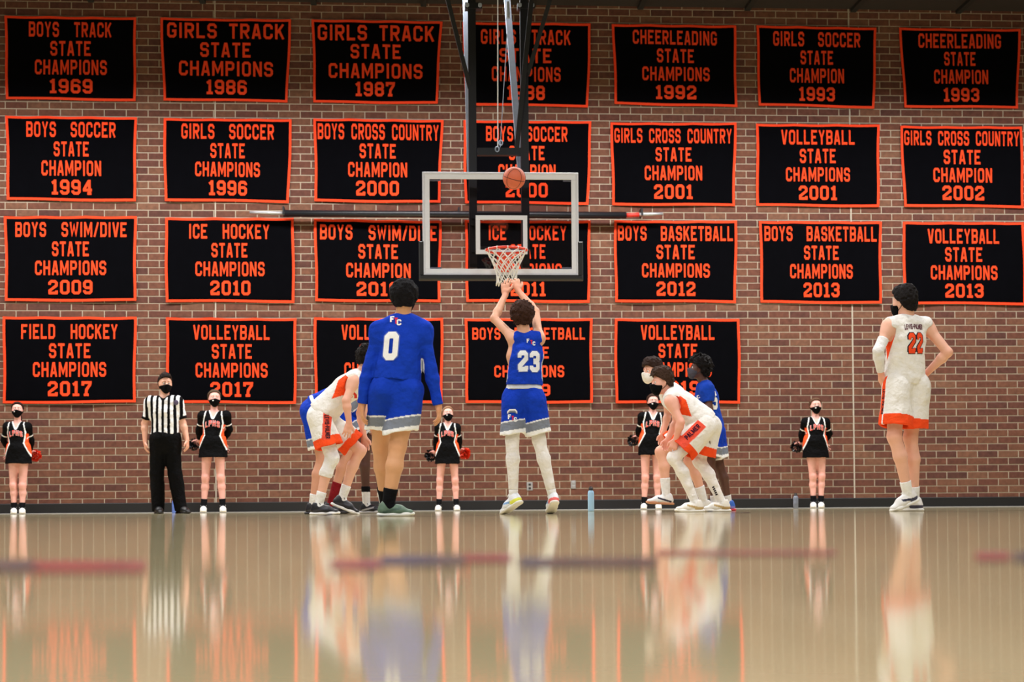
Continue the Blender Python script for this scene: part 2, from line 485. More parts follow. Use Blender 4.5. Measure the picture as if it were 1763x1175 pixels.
o = mesh_obj('floor', [(XL, YF, 0), (XR, YF, 0), (XR, WALL_Y, 0), (XL, WALL_Y, 0), (XL, YF, -.1), (XR, YF, -.1), (XR, WALL_Y, -.1), (XL, WALL_Y, -.1)],
             [(0, 1, 2, 3), (7, 6, 5, 4), (0, 4, 5, 1), (1, 5, 6, 2), (2, 6, 7, 3), (3, 7, 4, 0)], floor_mat())
FLOOR = tag(o, kind='structure')

# painted court lines, a hair above the varnish
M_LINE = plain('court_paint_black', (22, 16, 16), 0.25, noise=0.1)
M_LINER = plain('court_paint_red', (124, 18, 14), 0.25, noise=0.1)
M_LINEW = plain('court_paint_white', (220, 216, 208), 0.25, noise=0.05)
HOOP = at_depth(862, 430, 18.58)
BASE_Y = HOOP.y + 1.22
FT_Y = HOOP.y - 4.57
def strip(y0, y1, x0, x1, mat, z=0.0015):
    n = mesh_obj('floor_marking', [(x0, y0, z), (x1, y0, z), (x1, y1, z), (x0, y1, z)], [(0, 1, 2, 3)], mat, FLOOR)
    return tag(n, kind='structure')
strip(BASE_Y, BASE_Y + .05, -7.5, 9, M_LINEW)
strip(FT_Y, FT_Y + .05, HOOP.x - 1.83, HOOP.x + 1.83, M_LINE)
for sx in (-1, 1):
    strip(FT_Y, BASE_Y, HOOP.x + sx * 1.83 - .025, HOOP.x + sx * 1.83 + .025, M_LINE)
def arc(cx, cy, r, a0, a1, mat, w=0.05, n=40):
    vs, fs = [], []
    for i in range(n + 1):
        a = math.radians(a0 + (a1 - a0) * i / n)
        for rr in (r, r + w): vs.append((cx + rr * math.cos(a), cy + rr * math.sin(a), 0.002))
    for i in range(n): fs.append((2*i, 2*i+1, 2*i+3, 2*i+2))
    tag(mesh_obj('floor_marking', vs, fs, mat, FLOOR), kind='structure')
arc(HOOP.x, HOOP.y - .38, 6.02, 180, 360, M_LINE)
arc(HOOP.x, FT_Y, 1.83, 180, 360, M_LINE, n=30)
# dark painted band with red blocks across the floor close to the camera
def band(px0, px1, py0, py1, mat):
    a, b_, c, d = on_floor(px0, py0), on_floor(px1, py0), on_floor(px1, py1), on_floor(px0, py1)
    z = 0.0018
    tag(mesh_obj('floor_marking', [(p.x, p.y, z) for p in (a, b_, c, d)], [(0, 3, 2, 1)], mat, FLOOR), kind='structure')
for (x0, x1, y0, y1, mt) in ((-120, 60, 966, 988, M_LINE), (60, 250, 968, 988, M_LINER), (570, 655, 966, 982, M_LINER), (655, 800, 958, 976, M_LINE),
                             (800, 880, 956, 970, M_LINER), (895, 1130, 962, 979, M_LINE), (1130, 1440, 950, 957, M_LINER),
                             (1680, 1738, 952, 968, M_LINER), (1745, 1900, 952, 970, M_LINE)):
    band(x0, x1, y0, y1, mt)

# ---- brick wall
BW, BH, JT = 0.3048, 0.1016, 0.0135
_c = at_y(236.6, 522.8, WALL_Y)
BX0, BZ0 = _c.x % BW, _c.z % BH            # a course line and the joint above it
_row_ref = math.floor((_c.z - BZ0) / BH + .5) - 1   # the course just above... below this line
def brick_mat():
    mt, N, K, b = new_mat('brick_clay')
    ge = N.new('ShaderNodeNewGeometry')
    sp = N.new('ShaderNodeSeparateXYZ'); K.new(ge.outputs['Position'], sp.inputs[0])
    def mth(op, a, v):
        n = N.new('ShaderNodeMath'); n.operation = op
        K.new(a, n.inputs[0])
        if hasattr(v, 'type'): K.new(v, n.inputs[1])
        else: n.inputs[1].default_value = v
        return n.outputs[0]
    row = mth('FLOOR', mth('DIVIDE', mth('SUBTRACT', sp.outputs['Z'], BZ0), BH), 0)
    half = mth('MULTIPLY', mth('MODULO', mth('ADD', row, 100.0), 2.0), 0.5)
    colm = mth('FLOOR', mth('ADD', mth('DIVIDE', mth('SUBTRACT', sp.outputs['X'], BX0), BW), half), 0)
    cb = N.new('ShaderNodeCombineXYZ'); K.new(row, cb.inputs[0]); K.new(colm, cb.inputs[1])
    wn = N.new('ShaderNodeTexWhiteNoise'); wn.noise_dimensions = '3D'; K.new(cb.outputs[0], wn.inputs['Vector'])
    cr = N.new('ShaderNodeValToRGB'); e = cr.color_ramp.elements
    e[0].position = 0; e[0].color = L4((80, 50, 44))
    e[1].position = 1; e[1].color = L4((112, 78, 61))
    for p, c in ((.12, (88, 54, 46)), (.3, (95, 58, 47)), (.6, (100, 62, 49)), (.85, (106, 70, 54))):
        x = e.new(p); x.color = L4(c)
    K.new(wn.outputs['Value'], cr.inputs[0])
    nz = N.new('ShaderNodeTexNoise'); nz.inputs['Scale'].default_value = 16; nz.inputs['Detail'].default_value = 5
    K.new(ge.outputs['Position'], nz.inputs['Vector'])
    mr = N.new('ShaderNodeMapRange'); mr.inputs['From Min'].default_value = .3; mr.inputs['From Max'].default_value = .7
    mr.inputs['To Min'].default_value = .78; mr.inputs['To Max'].default_value = 1.2
    K.new(nz.outputs['Fac'], mr.inputs['Value'])
    mx = N.new('ShaderNodeMix'); mx.data_type = 'RGBA'; mx.blend_type = 'MULTIPLY'; mx.inputs['Factor'].default_value = 1
    K.new(cr.outputs[0], mx.inputs[6]); K.new(mr.outputs['Result'], mx.inputs[7])
    K.new(mx.outputs[2], b.inputs['Base Color'])
    b.inputs['Roughness'].default_value = 0.85; b.inputs['Specular IOR Level'].default_value = 0.25
    bp = N.new('ShaderNodeBump'); bp.inputs['Strength'].default_value = .5; bp.inputs['Distance'].default_value = .004
    K.new(nz.outputs['Fac'], bp.inputs['Height']); K.new(bp.outputs['Normal'], b.inputs['Normal'])
    return mt
M_BRICK = brick_mat()
M_MORTAR = plain('mortar', (170, 156, 138), 0.9, noise=0.1, nscale=20, bump=0.3)
WALL = tag(mesh_obj('wall_back', [(XL, WALL_Y, -.1), (XR, WALL_Y, -.1), (XR, WALL_Y, 7.6), (XL, WALL_Y, 7.6), (XL, WALL_Y + .2, -.1), (XR, WALL_Y + .2, -.1), (XR, WALL_Y + .2, 7.6), (XL, WALL_Y + .2, 7.6)],
                    [(0, 1, 2, 3), (7, 6, 5, 4), (0, 4, 5, 1), (1, 5, 6, 2), (2, 6, 7, 3), (3, 7, 4, 0)], M_MORTAR), kind='structure')
PROUD = 0.005
def brick_mesh(w):
    mb = MB().bevel_box((0, -PROUD, 0), (w, 0.0, BH - JT), 0.002)
    f = mb.f[:-1]
    me = bpy.data.meshes.new('brick'); me.from_pydata(mb.v, [], f); me.materials.append(M_BRICK)
    return me, mb.v, f
bm_full, bv, bf = brick_mesh(BW - JT)
cand, rest = [], []
r0 = int(math.floor((0.0 - BZ0) / BH)); r1 = int(math.ceil((CEIL_Z - BZ0) / BH))
for r in range(r0, r1 + 1):
    z = BZ0 + r * BH + JT / 2
    half = 0.5 * ((r + 100) % 2)
    c0 = int(math.floor((XL - BX0) / BW)); c1 = int(math.ceil((XR - BX0) / BW))
    for c in range(c0, c1 + 1):
        x = BX0 + (c - half) * BW + JT / 2
        if x + BW > XR or x < XL or z + BH > CEIL_Z + .1 or z < -0.05: continue
        p = Vector((x + BW / 2, WALL_Y, z + BH / 2)) - CAM
        d = p.dot(_fw); px = CX + F * p.dot(_rt) / d; py = CY - F * p.dot(_up) / d
        vis = 12 < px < 1750 and 700 < py < 862 and not any(a < px < b for a, b in ((240, 405), (515, 760), (860, 960), (1095, 1265), (1370, 1432), (1510, 1600)))
        (cand if vis else rest).append((d, x, z))
cand.sort()
for (d, x, z) in cand[:300]:
    o = bpy.data.objects.new('brick', bm_full); o.location = (x, WALL_Y, z); link(o, WALL)
rest += cand[300:]
ba = np.array(bv); n = len(bv)
allv = np.concatenate([ba + (x, WALL_Y, z) for (_, x, z) in rest])
allf = [tuple(i + n * k for i in f) for k in range(len(rest)) for f in bf]
tag(mesh_obj('brickwork', allv, allf, M_BRICK, WALL), kind='stuff')
# control joints, pale caulk
M_CAULK = plain('joint_caulk', (176, 166, 152), 0.8, noise=0.08)
for (px, py) in ((371, 400), (1466, 450)):
    x = at_y(px, py, WALL_Y).x
    tag(MB().box((x - .009, WALL_Y - .0105, .12), (x + .009, WALL_Y, CEIL_Z)).build('trim_1' if px < 900 else 'trim_2', M_CAULK), kind='structure')
M_RUBBER = plain('black_rubber_base', (12, 13, 17), 0.5, noise=0.1)
mb = MB().bevel_box((XL, WALL_Y - .016, 0), (XR, WALL_Y, .145), .006)
tag(mb.build('baseboard_back', M_RUBBER), kind='structure')
tag(MB().bevel_box((XL, WALL_Y - .034, 0), (XR, WALL_Y - .016, .009), .002).build('trim_3', plain('pale_floor_edge', (164, 162, 160), .5)), kind='structure')
# ceiling: dark deck with seams running towards the wall
M_CEIL = plain('ceiling_deck', (36, 29, 27), 0.9, noise=0.15, nscale=3)
CEIL = tag(MB().box((XL, YF, CEIL_Z), (XR, WALL_Y, CEIL_Z + .2)).build('ceiling', M_CEIL), kind='structure')
M_RIB = plain('ceiling_rib', (20, 17, 16), 0.9, noise=0.1)
x = at_y(1468, 5, WALL_Y).x % 1.56 - 12.48
while x < XR:
    if x > XL + .1:
        tag(MB().box((x - .04, YF + .1, CEIL_Z - .05), (x + .04, WALL_Y - .02, CEIL_Z)).build('rib', M_RIB, CEIL), kind='structure')
    x += 1.56
M_PAINT = plain('painted_block', (96, 90, 84), 0.85, noise=0.06, nscale=2)
for nm, lo, hi in (('wall_left', (XL - .2, YF, -.1), (XL, WALL_Y, 7.6)), ('wall_right', (XR, YF, -.1), (XR + .2, WALL_Y, 7.6)), ('wall_front', (XL, YF - .2, -.1), (XR, YF, 7.6))):
    tag(MB().box(lo, hi).build(nm, M_PAINT), kind='structure')

# ---- wall outlets
M_STEEL = plain('brushed_steel', (176, 178, 182), 0.35, 0.6, noise=0.06)
M_DARK = plain('dark_slot', (30, 30, 34), 0.6)
for (px, py, w, h, kind) in ((912, 838, .085, .115, 0), (987, 835, .07, .115, 1)):
    p = at_y(px, py, WALL_Y - PROUD)
    e = empty('wall_outlet', (p.x, p.y, p.z - h / 2), 'steel double outlet plate low on the brick between the shooter\'s feet' if kind == 0 else 'plain steel outlet plate low on the brick right of the shooter\'s feet', 'outlet')
    MB().bevel_box((p.x - w/2, p.y - .008, p.z - h/2), (p.x + w/2, p.y, p.z + h/2), .003).build('cover_plate', M_STEEL, e, e.location)
    for s in (-1, 1):
        MB().bevel_box((p.x - .017, p.y - .012, p.z + s * .026 - .015), (p.x + .017, p.y - .006, p.z + s * .026 + .015), .002).build('socket', M_DARK if kind == 0 else M_STEEL, e, e.location)

# ================================================================== championship banners
M_BANNER = plain('black_banner_felt', (5, 5, 8), 0.95, noise=0.25, nscale=8, bump=0.15, spec=0.03)
M_BORDER = plain('orange_banner_trim', (232, 66, 32), 0.8, noise=0.08, nscale=40, spec=0.15)
M_ORANGE = plain('orange_banner_letters', (232, 70, 34), 0.9, noise=0.10, nscale=50, bump=0.2, spec=0.1)
Z1 = lambda x, y: (x / 2.937, y / 2.937)
Z2 = lambda x, y: (500 + x / 2.937, y / 2.937)
Z3 = lambda x, y: (1000 + x / 2.311, y / 2.311)
Z4 = lambda x, y: (x / 2.937, 360 + y / 2.937)
Z5 = lambda x, y: (1000 + x / 2.311, 360 + y / 2.311)
Z0 = lambda x, y: (x, y)
Z7 = lambda x, y: (500 + x / 2.670, 470 + y / 2.670)
Z8 = lambda x, y: (720 + x / 2.611, 460 + y / 2.611)
# zoom map, corners TL TR BR BL, first line y top/bottom of each of the four lines, then (text, x0, x1) per line
R1y = ((150, 225), (245, 318), (338, 412), (432, 505))
BANNERS = [
 (Z1, (22,78, 690,88, 686,512, 30,502), ((112,188),(208,283),(303,378),(400,472)), (('BOYS  TRACK',146,565),('STATE',254,460),('CHAMPIONS',176,541),('1969',250,468))),
 (Z1, (810,88, 1473,97, 1455,518, 826,508), ((118,195),(215,290),(310,385),(405,478)), (('GIRLS TRACK',845,1438),('STATE',1012,1268),('CHAMPIONS',905,1380),('1986',1043,1247))),
 (Z2, (108,97, 768,107, 743,527, 118,520), ((128,207),(225,298),(322,397),(415,487)), (('GIRLS TRACK',138,727),('STATE',304,558),('CHAMPIONS',193,668),('1987',328,528))),
 (Z2, (866,109, 1520,117, 1507,542, 884,533), R1y, (('GIRLS  TRACK',963,1417),('STATE',1056,1320),('CHAMPIONS',1018,1366),('1988',1095,1286))),
 (Z3, (124,95, 617,100, 622,428, 135,415), ((122,178),(195,250),(267,322),(340,395)), (('CHEERLEADING',206,541),('STATE',302,450),('CHAMPIONS',244,512),('1992',297,459))),
 (Z3, (698,100, 1176,110, 1168,432, 707,420), ((128,186),(202,257),(273,330),(347,402)), (('GIRLS  SOCCER',765,1110),('STATE',874,1003),('CHAMPION',832,1046),('1993',868,1010))),
 (Z3, (1265,110, 1750,115, 1740,432, 1287,428), ((135,192),(207,262),(278,334),(351,405)), (('CHEERLEADING',1342,1671),('STATE',1445,1570),('CHAMPION',1405,1620),('1993',1442,1584))),
 (Z1, (28,584, 692,592, 686,1020, 36,1012), ((617,695),(717,792),(813,890),(910,985)), (('BOYS  SOCCER',133,585),('STATE',272,450),('CHAMPION',210,512),('1994',260,466))),
 (Z1, (825,596, 1477,602, 1462,1026, 832,1016), ((627,704),(725,800),(820,894),(914,988)), (('GIRLS  SOCCER',917,1385),('STATE',1064,1238),('CHAMPIONS',987,1314),('1996',1055,1248))),
 (Z2, (118,598, 773,605, 756,1028, 124,1020), ((628,708),(728,802),(822,896),(916,990)), (('BOYS CROSS COUNTRY',138,750),('STATE',350,533),('CHAMPION',292,590),('2000',332,548))),
 (Z2, (873,606, 1523,612, 1508,1035, 882,1028), ((640,716),(738,810),(832,904),(925,998)), (('BOYS  SOCCER',989,1400),('STATE',1105,1285),('CHAMPION',1051,1340),('2000',1088,1300))),
 (Z3, (118,487, 619,487, 613,821, 125,817), ((512,570),(587,643),(660,718),(735,792)), (('GIRLS CROSS COUNTRY',133,600),('STATE',297,440),('CHAMPION',254,482),('2001',291,444))),
 (Z3, (697,492, 1189,495, 1186,825, 700,820), ((518,576),(593,650),(667,723),(740,796)), (('VOLLEYBALL',797,1088),('STATE',871,1013),('CHAMPIONS',816,1070),('2001',867,1018))),
 (Z3, (1270,500, 1756,503, 1763,828, 1285,822), ((522,580),(597,654),(669,726),(740,797)), (('GIRLS CROSS COUNTRY',1286,1743),('STATE',1443,1590),('CHAMPION',1402,1636),('2002',1438,1605))),
 (Z4, (22,35, 690,35, 688,467, 27,467), ((67,142),(165,240),(262,335),(360,432)), (('BOYS  SWIM/DIVE',78,640),('STATE',264,450),('CHAMPIONS',178,537),('2009',245,468))),
 (Z4, (833,42, 1487,44, 1490,474, 838,470), ((77,151),(172,245),(267,340),(363,436)), (('ICE  HOCKEY',955,1362),('STATE',1069,1251),('CHAMPIONS',988,1338),('2010',1064,1266))),
 (Z0, (541,376.5, 760,380, 758,521, 543,519), ((388,414),(421,446),(453.5,478.5),(486,510)), (('BOYS  SWIM/DIVE',551,752),('STATE',617,685),('CHAMPION',596,707),('2010',614,687))),
 (Z0, (800,379, 1017,380, 1015,521.5, 803,520), ((389,414),(421,446),(454,479),(486,510)), (('ICE  HOCKEY',841,975),('STATE',878,939),('CHAMPIONS',850,967),('2011',879,939))),
 (Z5, (132,45, 622,45, 618,374, 136,370), ((68,127),(143,200),(217,273),(290,346)), (('BOYS  BASKETBALL',147,605),('STATE',301,453),('CHAMPIONS',243,513),('2012',301,456))),
 (Z5, (710,47, 1197,49, 1195,378, 717,374), ((70,129),(147,203),(220,277),(294,351)), (('BOYS  BASKETBALL',730,1177),('STATE',887,1025),('CHAMPIONS',832,1081),('2013',886,1028))),
 (Z5, (1280,50, 1763,52, 1772,382, 1285,378), ((80,138),(153,210),(225,282),(298,353)), (('VOLLEYBALL',1380,1664),('STATE',1449,1597),('CHAMPIONS',1392,1657),('2013',1450,1602))),
 (Z4, (16,543, 690,545, 685,980, 16,985), ((583,658),(680,755),(775,850),(872,947)), (('FIELD  HOCKEY',108,594),('STATE',249,458),('CHAMPIONS',167,537),('2017',242,463))),
 (Z4, (838,548, 1500,552, 1497,985, 845,982), ((588,662),(684,758),(779,853),(876,950)), (('VOLLEYBALL',977,1364),('STATE',1071,1274),('CHAMPIONS',989,1353),('2017',1064,1279))),
 (Z7, (108,205, 702,207, 700,600, 112,600), ((240,308),(327,395),(413,481),(500,568)), (('VOLLEYBALL',235,575),('STATE',317,493),('CHAMPIONS',248,562),('2018',310,500))),
 (Z8, (210,230, 783,230, 783,612, 215,613), ((273,327),(359,412),(443,496),(527,580)), (('BOYS  BASKETBALL',243,750),('STATE',405,587),('CHAMPIONS',342,656),('2019',400,593))),
 (Z5, (134,435, 632,436, 635,773, 137,772), ((463,521),(537,593),(611,668),(685,742)), (('VOLLEYBALL',239,532),('STATE',309,463),('CHAMPIONS',250,520),('2019',305,470))),
]
Z9 = None
def sports(t): return ' '.join(t.lower().split())
ROWN = ['top', 'second', 'third', 'bottom']
for bi, (zm, cs, ys, lines) in enumerate(BANNERS):
    yb = WALL_Y - PROUD - .022
    C4 = [at_y(*zm(cs[2*i], cs[2*i+1]), yb) for i in range(4)]
    TL, TR, BR, BL = C4
    ctr = (TL + TR + BR + BL) / 4
    sd = bi * 3.7
    def disp(x, z, sd=sd, ctr=ctr):
        u, v = (x - ctr.x), (z - ctr.z)
        return .006 * math.sin(2.1 * u + 1.7 * v + sd) + .004 * math.sin(4.3 * u - 3.1 * v + 2 * sd) + .002 * math.sin(9 * u + 5 * v + sd)
    def surf(u, v, off=0.0, C4=C4, sd=sd):
        TL, TR, BR, BL = C4
        p = (TL * (1 - u) + TR * u) * v + (BL * (1 - u) + BR * u) * (1 - v)
        sag = .010 * abs(math.sin(math.pi * (u * 3 + .15 * math.sin(sd)))) * v ** 6 - .006 * math.sin(math.pi * u * 2 + sd) * (1 - v) ** 6
        side = .006 * math.sin(math.pi * v * 2 + sd)
        return Vector((p.x + side * (2 * u - 1), p.y - disp(p.x, p.z) - off, p.z - sag))
    title, year = sports(lines[0][0]), lines[3][0]
    row = 0 if bi < 7 else 1 if bi < 14 else 2 if bi < 21 else 3
    extra = ', %s from left in the %s row' % (('first', 'second', 'third', 'fourth', 'fifth', 'sixth', 'seventh')[bi - row * 7], ROWN[row])
    e = empty('banner', (ctr.x, yb, min(BL.z, BR.z)), 'black banner with orange lettering %s %s' % (title, year) + extra, 'banner', 'state championship banners on the brick wall')
    og = e.location
    nx, ny = 26, 16
    vs = [surf(i / nx, j / ny) for j in range(ny + 1) for i in range(nx + 1)]
    fs = [(j*(nx+1)+i, j*(nx+1)+i+1, (j+1)*(nx+1)+i+1, (j+1)*(nx+1)+i) for j in range(ny) for i in range(nx)]
    k = len(vs)                              # hemmed edge: turn the cloth back to give it thickness
    ring = [j for j in range(nx + 1)] + [(j)*(nx+1)+nx for j in range(1, ny + 1)] + [ny*(nx+1)+i for i in range(nx - 1, -1, -1)] + [j*(nx+1) for j in range(ny - 1, 0, -1)]
    vs += [vs[i] + Vector((0, .006, 0)) for i in ring]
    for a in range(len(ring)):
        b_ = (a + 1) % len(ring)
        fs.append((ring[a], k + a, k + b_, ring[b_]))
    mesh_obj('cloth', [tuple(p) for p in vs], fs, M_BANNER, e, og, True)
    # orange tape sewn round the edge
    W = (TR - TL).length; H = (TL - BL).length
    bw, bh = .036 / W, .036 / H
    for nm, rect, nn in (('border_tape', (0, 1, 1 - bh, 1), (nx, 1)), ('border_tape', (0, 1, 0, bh), (nx, 1)), ('border_tape', (0, bw, bh, 1 - bh), (1, ny)), ('border_tape', (1 - bw, 1, bh, 1 - bh), (1, ny))):
        a, b_ = nn; u0, u1, v0, v1 = rect
        tv, tf = [], []
        for off in (.004,):
            for j in range(b_ + 1):
                for i in range(a + 1):
                    tv.append(tuple(surf(u0 + (u1 - u0) * i / a, v0 + (v1 - v0) * j / b_, off)))
        tf = [(j*(a+1)+i, j*(a+1)+i+1, (j+1)*(a+1)+i+1, (j+1)*(a+1)+i) for j in range(b_) for i in range(a)]
        mesh_obj(nm, tv, tf, M_BORDER, e, og, True)
    # felt letters: one part per line
    slope = (zm(cs[2], cs[3])[1] - zm(cs[0], cs[1])[1]) / (zm(cs[2], cs[3])[0] - zm(cs[0], cs[1])[0])
    for li, ((txt, x0, x1), (y0, y1)) in enumerate(zip(lines, ys)):
        qs, asp = text_quads(txt, 1.14 if li == 3 else 1.03)
        xa, ya = zm(x0, y0); xb, yb2 = zm(x1, y1)
        xm = (xa + xb) / 2
        P = [at_y(xx, yy, yb) for xx, yy in ((xa, ya - slope * .0), (xb, ya), (xb, yb2), (xa, yb2))]
        zt, zb, X0, X1 = (P[0].z + P[1].z) / 2, (P[2].z + P[3].z) / 2, P[0].x, P[1].x
        tilt = (TR.z - TL.z + BR.z - BL.z) / 2 / W
        mbs = {}
        for q, wi in zip(qs, WORDS):
            mb = mbs.setdefault(wi, MB())
            k = len(mb.v)
            pp = []
            for (u, v) in q:
                x = X0 + (X1 - X0) * u; z = zb + (zt - zb) * v + tilt * (x - (X0 + X1) / 2)
                pp.append((x, yb - disp(x, z), z))
            mb.v += [(x, y - .0055, z) for x, y, z in pp] + [(x, y - .001, z) for x, y, z in pp]
            mb.f.append((k, k+1, k+2, k+3))
            mb.f += [(k+i, k+4+i, k+4+(i+1) % 4, k+(i+1) % 4) for i in range(4)]
        for mb in mbs.values():
            mb.build('year_lettering' if li == 3 else 'lettering', M_ORANGE, e, og)

# ================================================================== hoop hung from the ceiling
M_BLACKSTEEL = plain('black_steel', (30, 32, 37), 0.45, 0.2, noise=0.2, nscale=6)
M_GALV = plain('galvanised_steel', (166, 178, 198), 0.55, 0.1, noise=0.2, nscale=14)
M_WHITEFRAME = plain('white_board_paint', (236, 240, 248), 0.4, noise=0.04)
M_ALU = plain('board_frame', (222, 226, 236), 0.4, 0.0, noise=0.05)
M_PADDING = plain('black_pad_vinyl', (24, 24, 26), 0.5, noise=0.15, nscale=12)
M_RIM = plain('orange_rim_paint', (226, 58, 30), 0.4, noise=0.08)
M_NET = plain('white_net_cord', (232, 230, 226), 0.85, noise=0.06, nscale=60)
YB = at_depth(862, 385, 18.58).y
def bp(px, py, dy=0.0): return at_y(px, py, YB + dy)
xl, xr = bp(727.5, 385).x, bp(996, 385).x
zt, zb = bp(862, 297).z, bp(862, 475.5).z
xc = (xl + xr) / 2
HP = empty('basketball_hoop', (xc, YB + .3, 0), 'glass backboard and orange rim hung on black masts from the ceiling', 'basketball hoop')
og = HP.location
# glass
gm, N, K, b = new_mat('clear_board_glass')
out = N['Material Output']
tr = N.new('ShaderNodeBsdfTransparent'); tr.inputs[0].default_value = (.86, .84, .86, 1)
gl = N.new('ShaderNodeBsdfGlossy'); gl.inputs['Roughness'].default_value = .04
fr = N.new('ShaderNodeFresnel'); fr.inputs[0].default_value = 1.5
mix = N.new('ShaderNodeMixShader')
K.new(fr.outputs[0], mix.inputs[0]); K.new(tr.outputs[0], mix.inputs[1]); K.new(gl.outputs[0], mix.inputs[2]); K.new(mix.outputs[0], out.inputs['Surface'])
MB().box((xl + .02, YB, zb + .02), (xr - .02, YB + .012, zt - .02)).build('glass_panel', gm, HP, og)
def frame(name, x0, x1, z0, z1, w, y0, y1, mat):
    mb = MB()
    mb.bevel_box((x0, y0, z1 - w), (x1, y1, z1), .004); mb.bevel_box((x0, y0, z0), (x1, y1, z0 + w), .004)
    mb.bevel_box((x0, y0, z0 + w), (x0 + w, y1, z1 - w), .004); mb.bevel_box((x1 - w, y0, z0 + w), (x1, y1, z1 - w), .004)
    return mb.build(name, mat, HP, og)
frame('board_frame', xl, xr, zb, zt, .03, YB - .012, YB + .05, M_ALU)
frame('border_stripe', xl + .028, xr - .028, zb + .028, zt - .028, .055, YB - .006, YB + .001, M_WHITEFRAME)
frame('target_square', bp(819, 404).x, bp(908, 404).x, bp(862, 438).z, bp(862, 371).z, .052, YB - .004, YB + .001, M_WHITEFRAME)
# padding along the bottom edge and up the corners
mb = MB()
pz = bp(862, 416).z; pb = bp(862, 483).z
mb.bevel_box((xl - .045, YB - .03, pb), (xr + .05, YB + .06, zb + .012), .015)
mb.bevel_box((xl - .045, YB - .022, zb), (xl + .012, YB + .06, pz), .012)
mb.bevel_box((xr - .012, YB - .022, zb), (xr + .05, YB + .06, pz), .012)
mb.build('edge_padding', M_PADDING, HP, og)
for s, (px, py) in enumerate(((748, 309), (980, 310), (750, 462), (978, 462))):
    p = bp(px, py)
    MB().box((p.x - .07, YB + .014, p.z - .014), (p.x + .07, YB + .03, p.z + .014)).build('corner_clip', M_GALV, HP, og)
# masts, braces, cross members
TOP = CEIL_Z - .02
def sect(name, a, b_, w, mat, d=None): return MB().bar(a, b_, w, d).build(name, mat, HP, og)
my = .32
for px in (815, 905):
    p = bp(px, 470, my)
    sect('mast', (p.x, YB + my, bp(px, 462, my).z), (p.x, YB + my, TOP), .092, M_BLACKSTEEL)
    q = bp(px, 12, my)
    mb = MB().box((q.x - .1, YB + my - .06, q.z - .035), (q.x + .1, YB + my + .06, q.z + .035))
    mb.build('mast_clamp', M_BLACKSTEEL, HP, og)
    for s in (-1, 1):
        MB().tube([(q.x + s * .075, YB + my - .09, q.z), (q.x + s * .075, YB + my - .05, q.z)], .024, 6).build('bolt', M_GALV, HP, og)
for (a, b_) in (((801, -40), (810, 300)), ((870, -40), (897, 300))):
    A = bp(a[0], a[1], 1.3); Bq = bp(b_[0], b_[1], .45)
    d = (A - Bq); A = Bq + d * ((TOP - Bq.z) / d.z)
    sect('galvanised_brace', tuple(Bq), tuple(A), .075, M_GALV, .05)
for (a, b_, w, y0, y1) in (((766, -20), (809, 152), .05, .1, .3), ((953, -20), (908, 130), .05, .1, .3), ((915, 0), (889, 262), .055, .1, .3)):
    A = bp(*a, y0); Bq = bp(*b_, y1); d = A - Bq; A = Bq + d * ((TOP - Bq.z) / d.z)
    sect('diagonal_brace', tuple(Bq), tuple(A), w, M_BLACKSTEEL, .04)
p0, p1 = bp(822, 262, my), bp(899, 262, my)
sect('cross_bar', tuple(p0), tuple(p1), .085, M_BLACKSTEEL)
for py in (430, 372):
    sect('board_bracket', tuple(bp(812, py, my - .04)), tuple(bp(908, py, my - .04)), .07, M_BLACKSTEEL)
for px in (815, 905):
    sect('board_arm', tuple(bp(px, 448, .05)), tuple(bp(px, 448, my)), .08, M_BLACKSTEEL)
    sect('board_arm', tuple(bp(px, 384, .05)), tuple(bp(px, 384, my)), .06, M_BLACKSTEEL)
def cable(a, b_, r, mat):
    A, Bq = bp(*a, my - .03), bp(*b_, my - .03); d = A - Bq; A = Bq + d * ((TOP - Bq.z) / d.z)
    MB().tube([Bq, A], r, 6).build('hoist_cable', mat, HP, og)
cable((857, 0), (857, 258), .006, M_NET)
p = bp(875, 18, my - .03)
cable((878, -20), (861, 254), .004, M_GALV)
MB().tube([p + Vector((0, 0, -.09)), p + Vector((0, 0, .1))], .025, 8).build('turnbuckle', M_GALV, HP, og)
for px, py in ((856, 257), (862, 246)):
    p = bp(px, py, my - .05)
    MB().tube([p + Vector((.022 * math.cos(a), 0, .03 * math.sin(a))) for a in np.linspace(0, 2 * math.pi, 10)[:-1]], .008, 6, True).build('shackle', M_GALV, HP, og)
# rim, bracket, net
RC = Vector((bp(868.5, 430).x, YB - .38, 0)); RC.z = at_y(868.5, 431.0, RC.y).z
RR = .2286
ring = [RC + Vector((RR * math.cos(a), RR * math.sin(a), 0)) for a in np.linspace(0, 2 * math.pi, 41)[:-1]]
MB().tube(ring, .0145, 8, True).build('rim', M_RIM, HP, og, True)
mb = MB()
mb.bevel_box((RC.x - .09, YB - .03, RC.z - .16), (RC.x + .09, YB - .005, RC.z + .03), .006)
mb.bar((RC.x - .055, YB - .02, RC.z - .01), (RC.x - .075, RC.y + RR * .93, RC.z - .004), .03)
mb.bar((RC.x + .055, YB - .02, RC.z - .01), (RC.x + .075, RC.y + RR * .93, RC.z - .004), .03)
mb.bevel_box((RC.x - .075, RC.y + RR, RC.z - .03), (RC.x + .075, YB - .01, RC.z - .012), .004)
v0 = len(mb.v)
mb.v += [(RC.x - .08, YB - .02, RC.z - .02), (RC.x + .08, YB - .02, RC.z - .02), (RC.x + .05, YB - .02, RC.z - .2), (RC.x - .05, YB - .02, RC.z - .2), (RC.x + .06, RC.y + RR, RC.z - .02), (RC.x - .06, RC.y + RR, RC.z - .02)]
mb.f += [(v0, v0+1, v0+2, v0+3), (v0+3, v0+2, v0+4, v0+5), (v0, v0+3, v0+5), (v0+1, v0+4, v0+2), (v0, v0+5, v0+4, v0+1)]
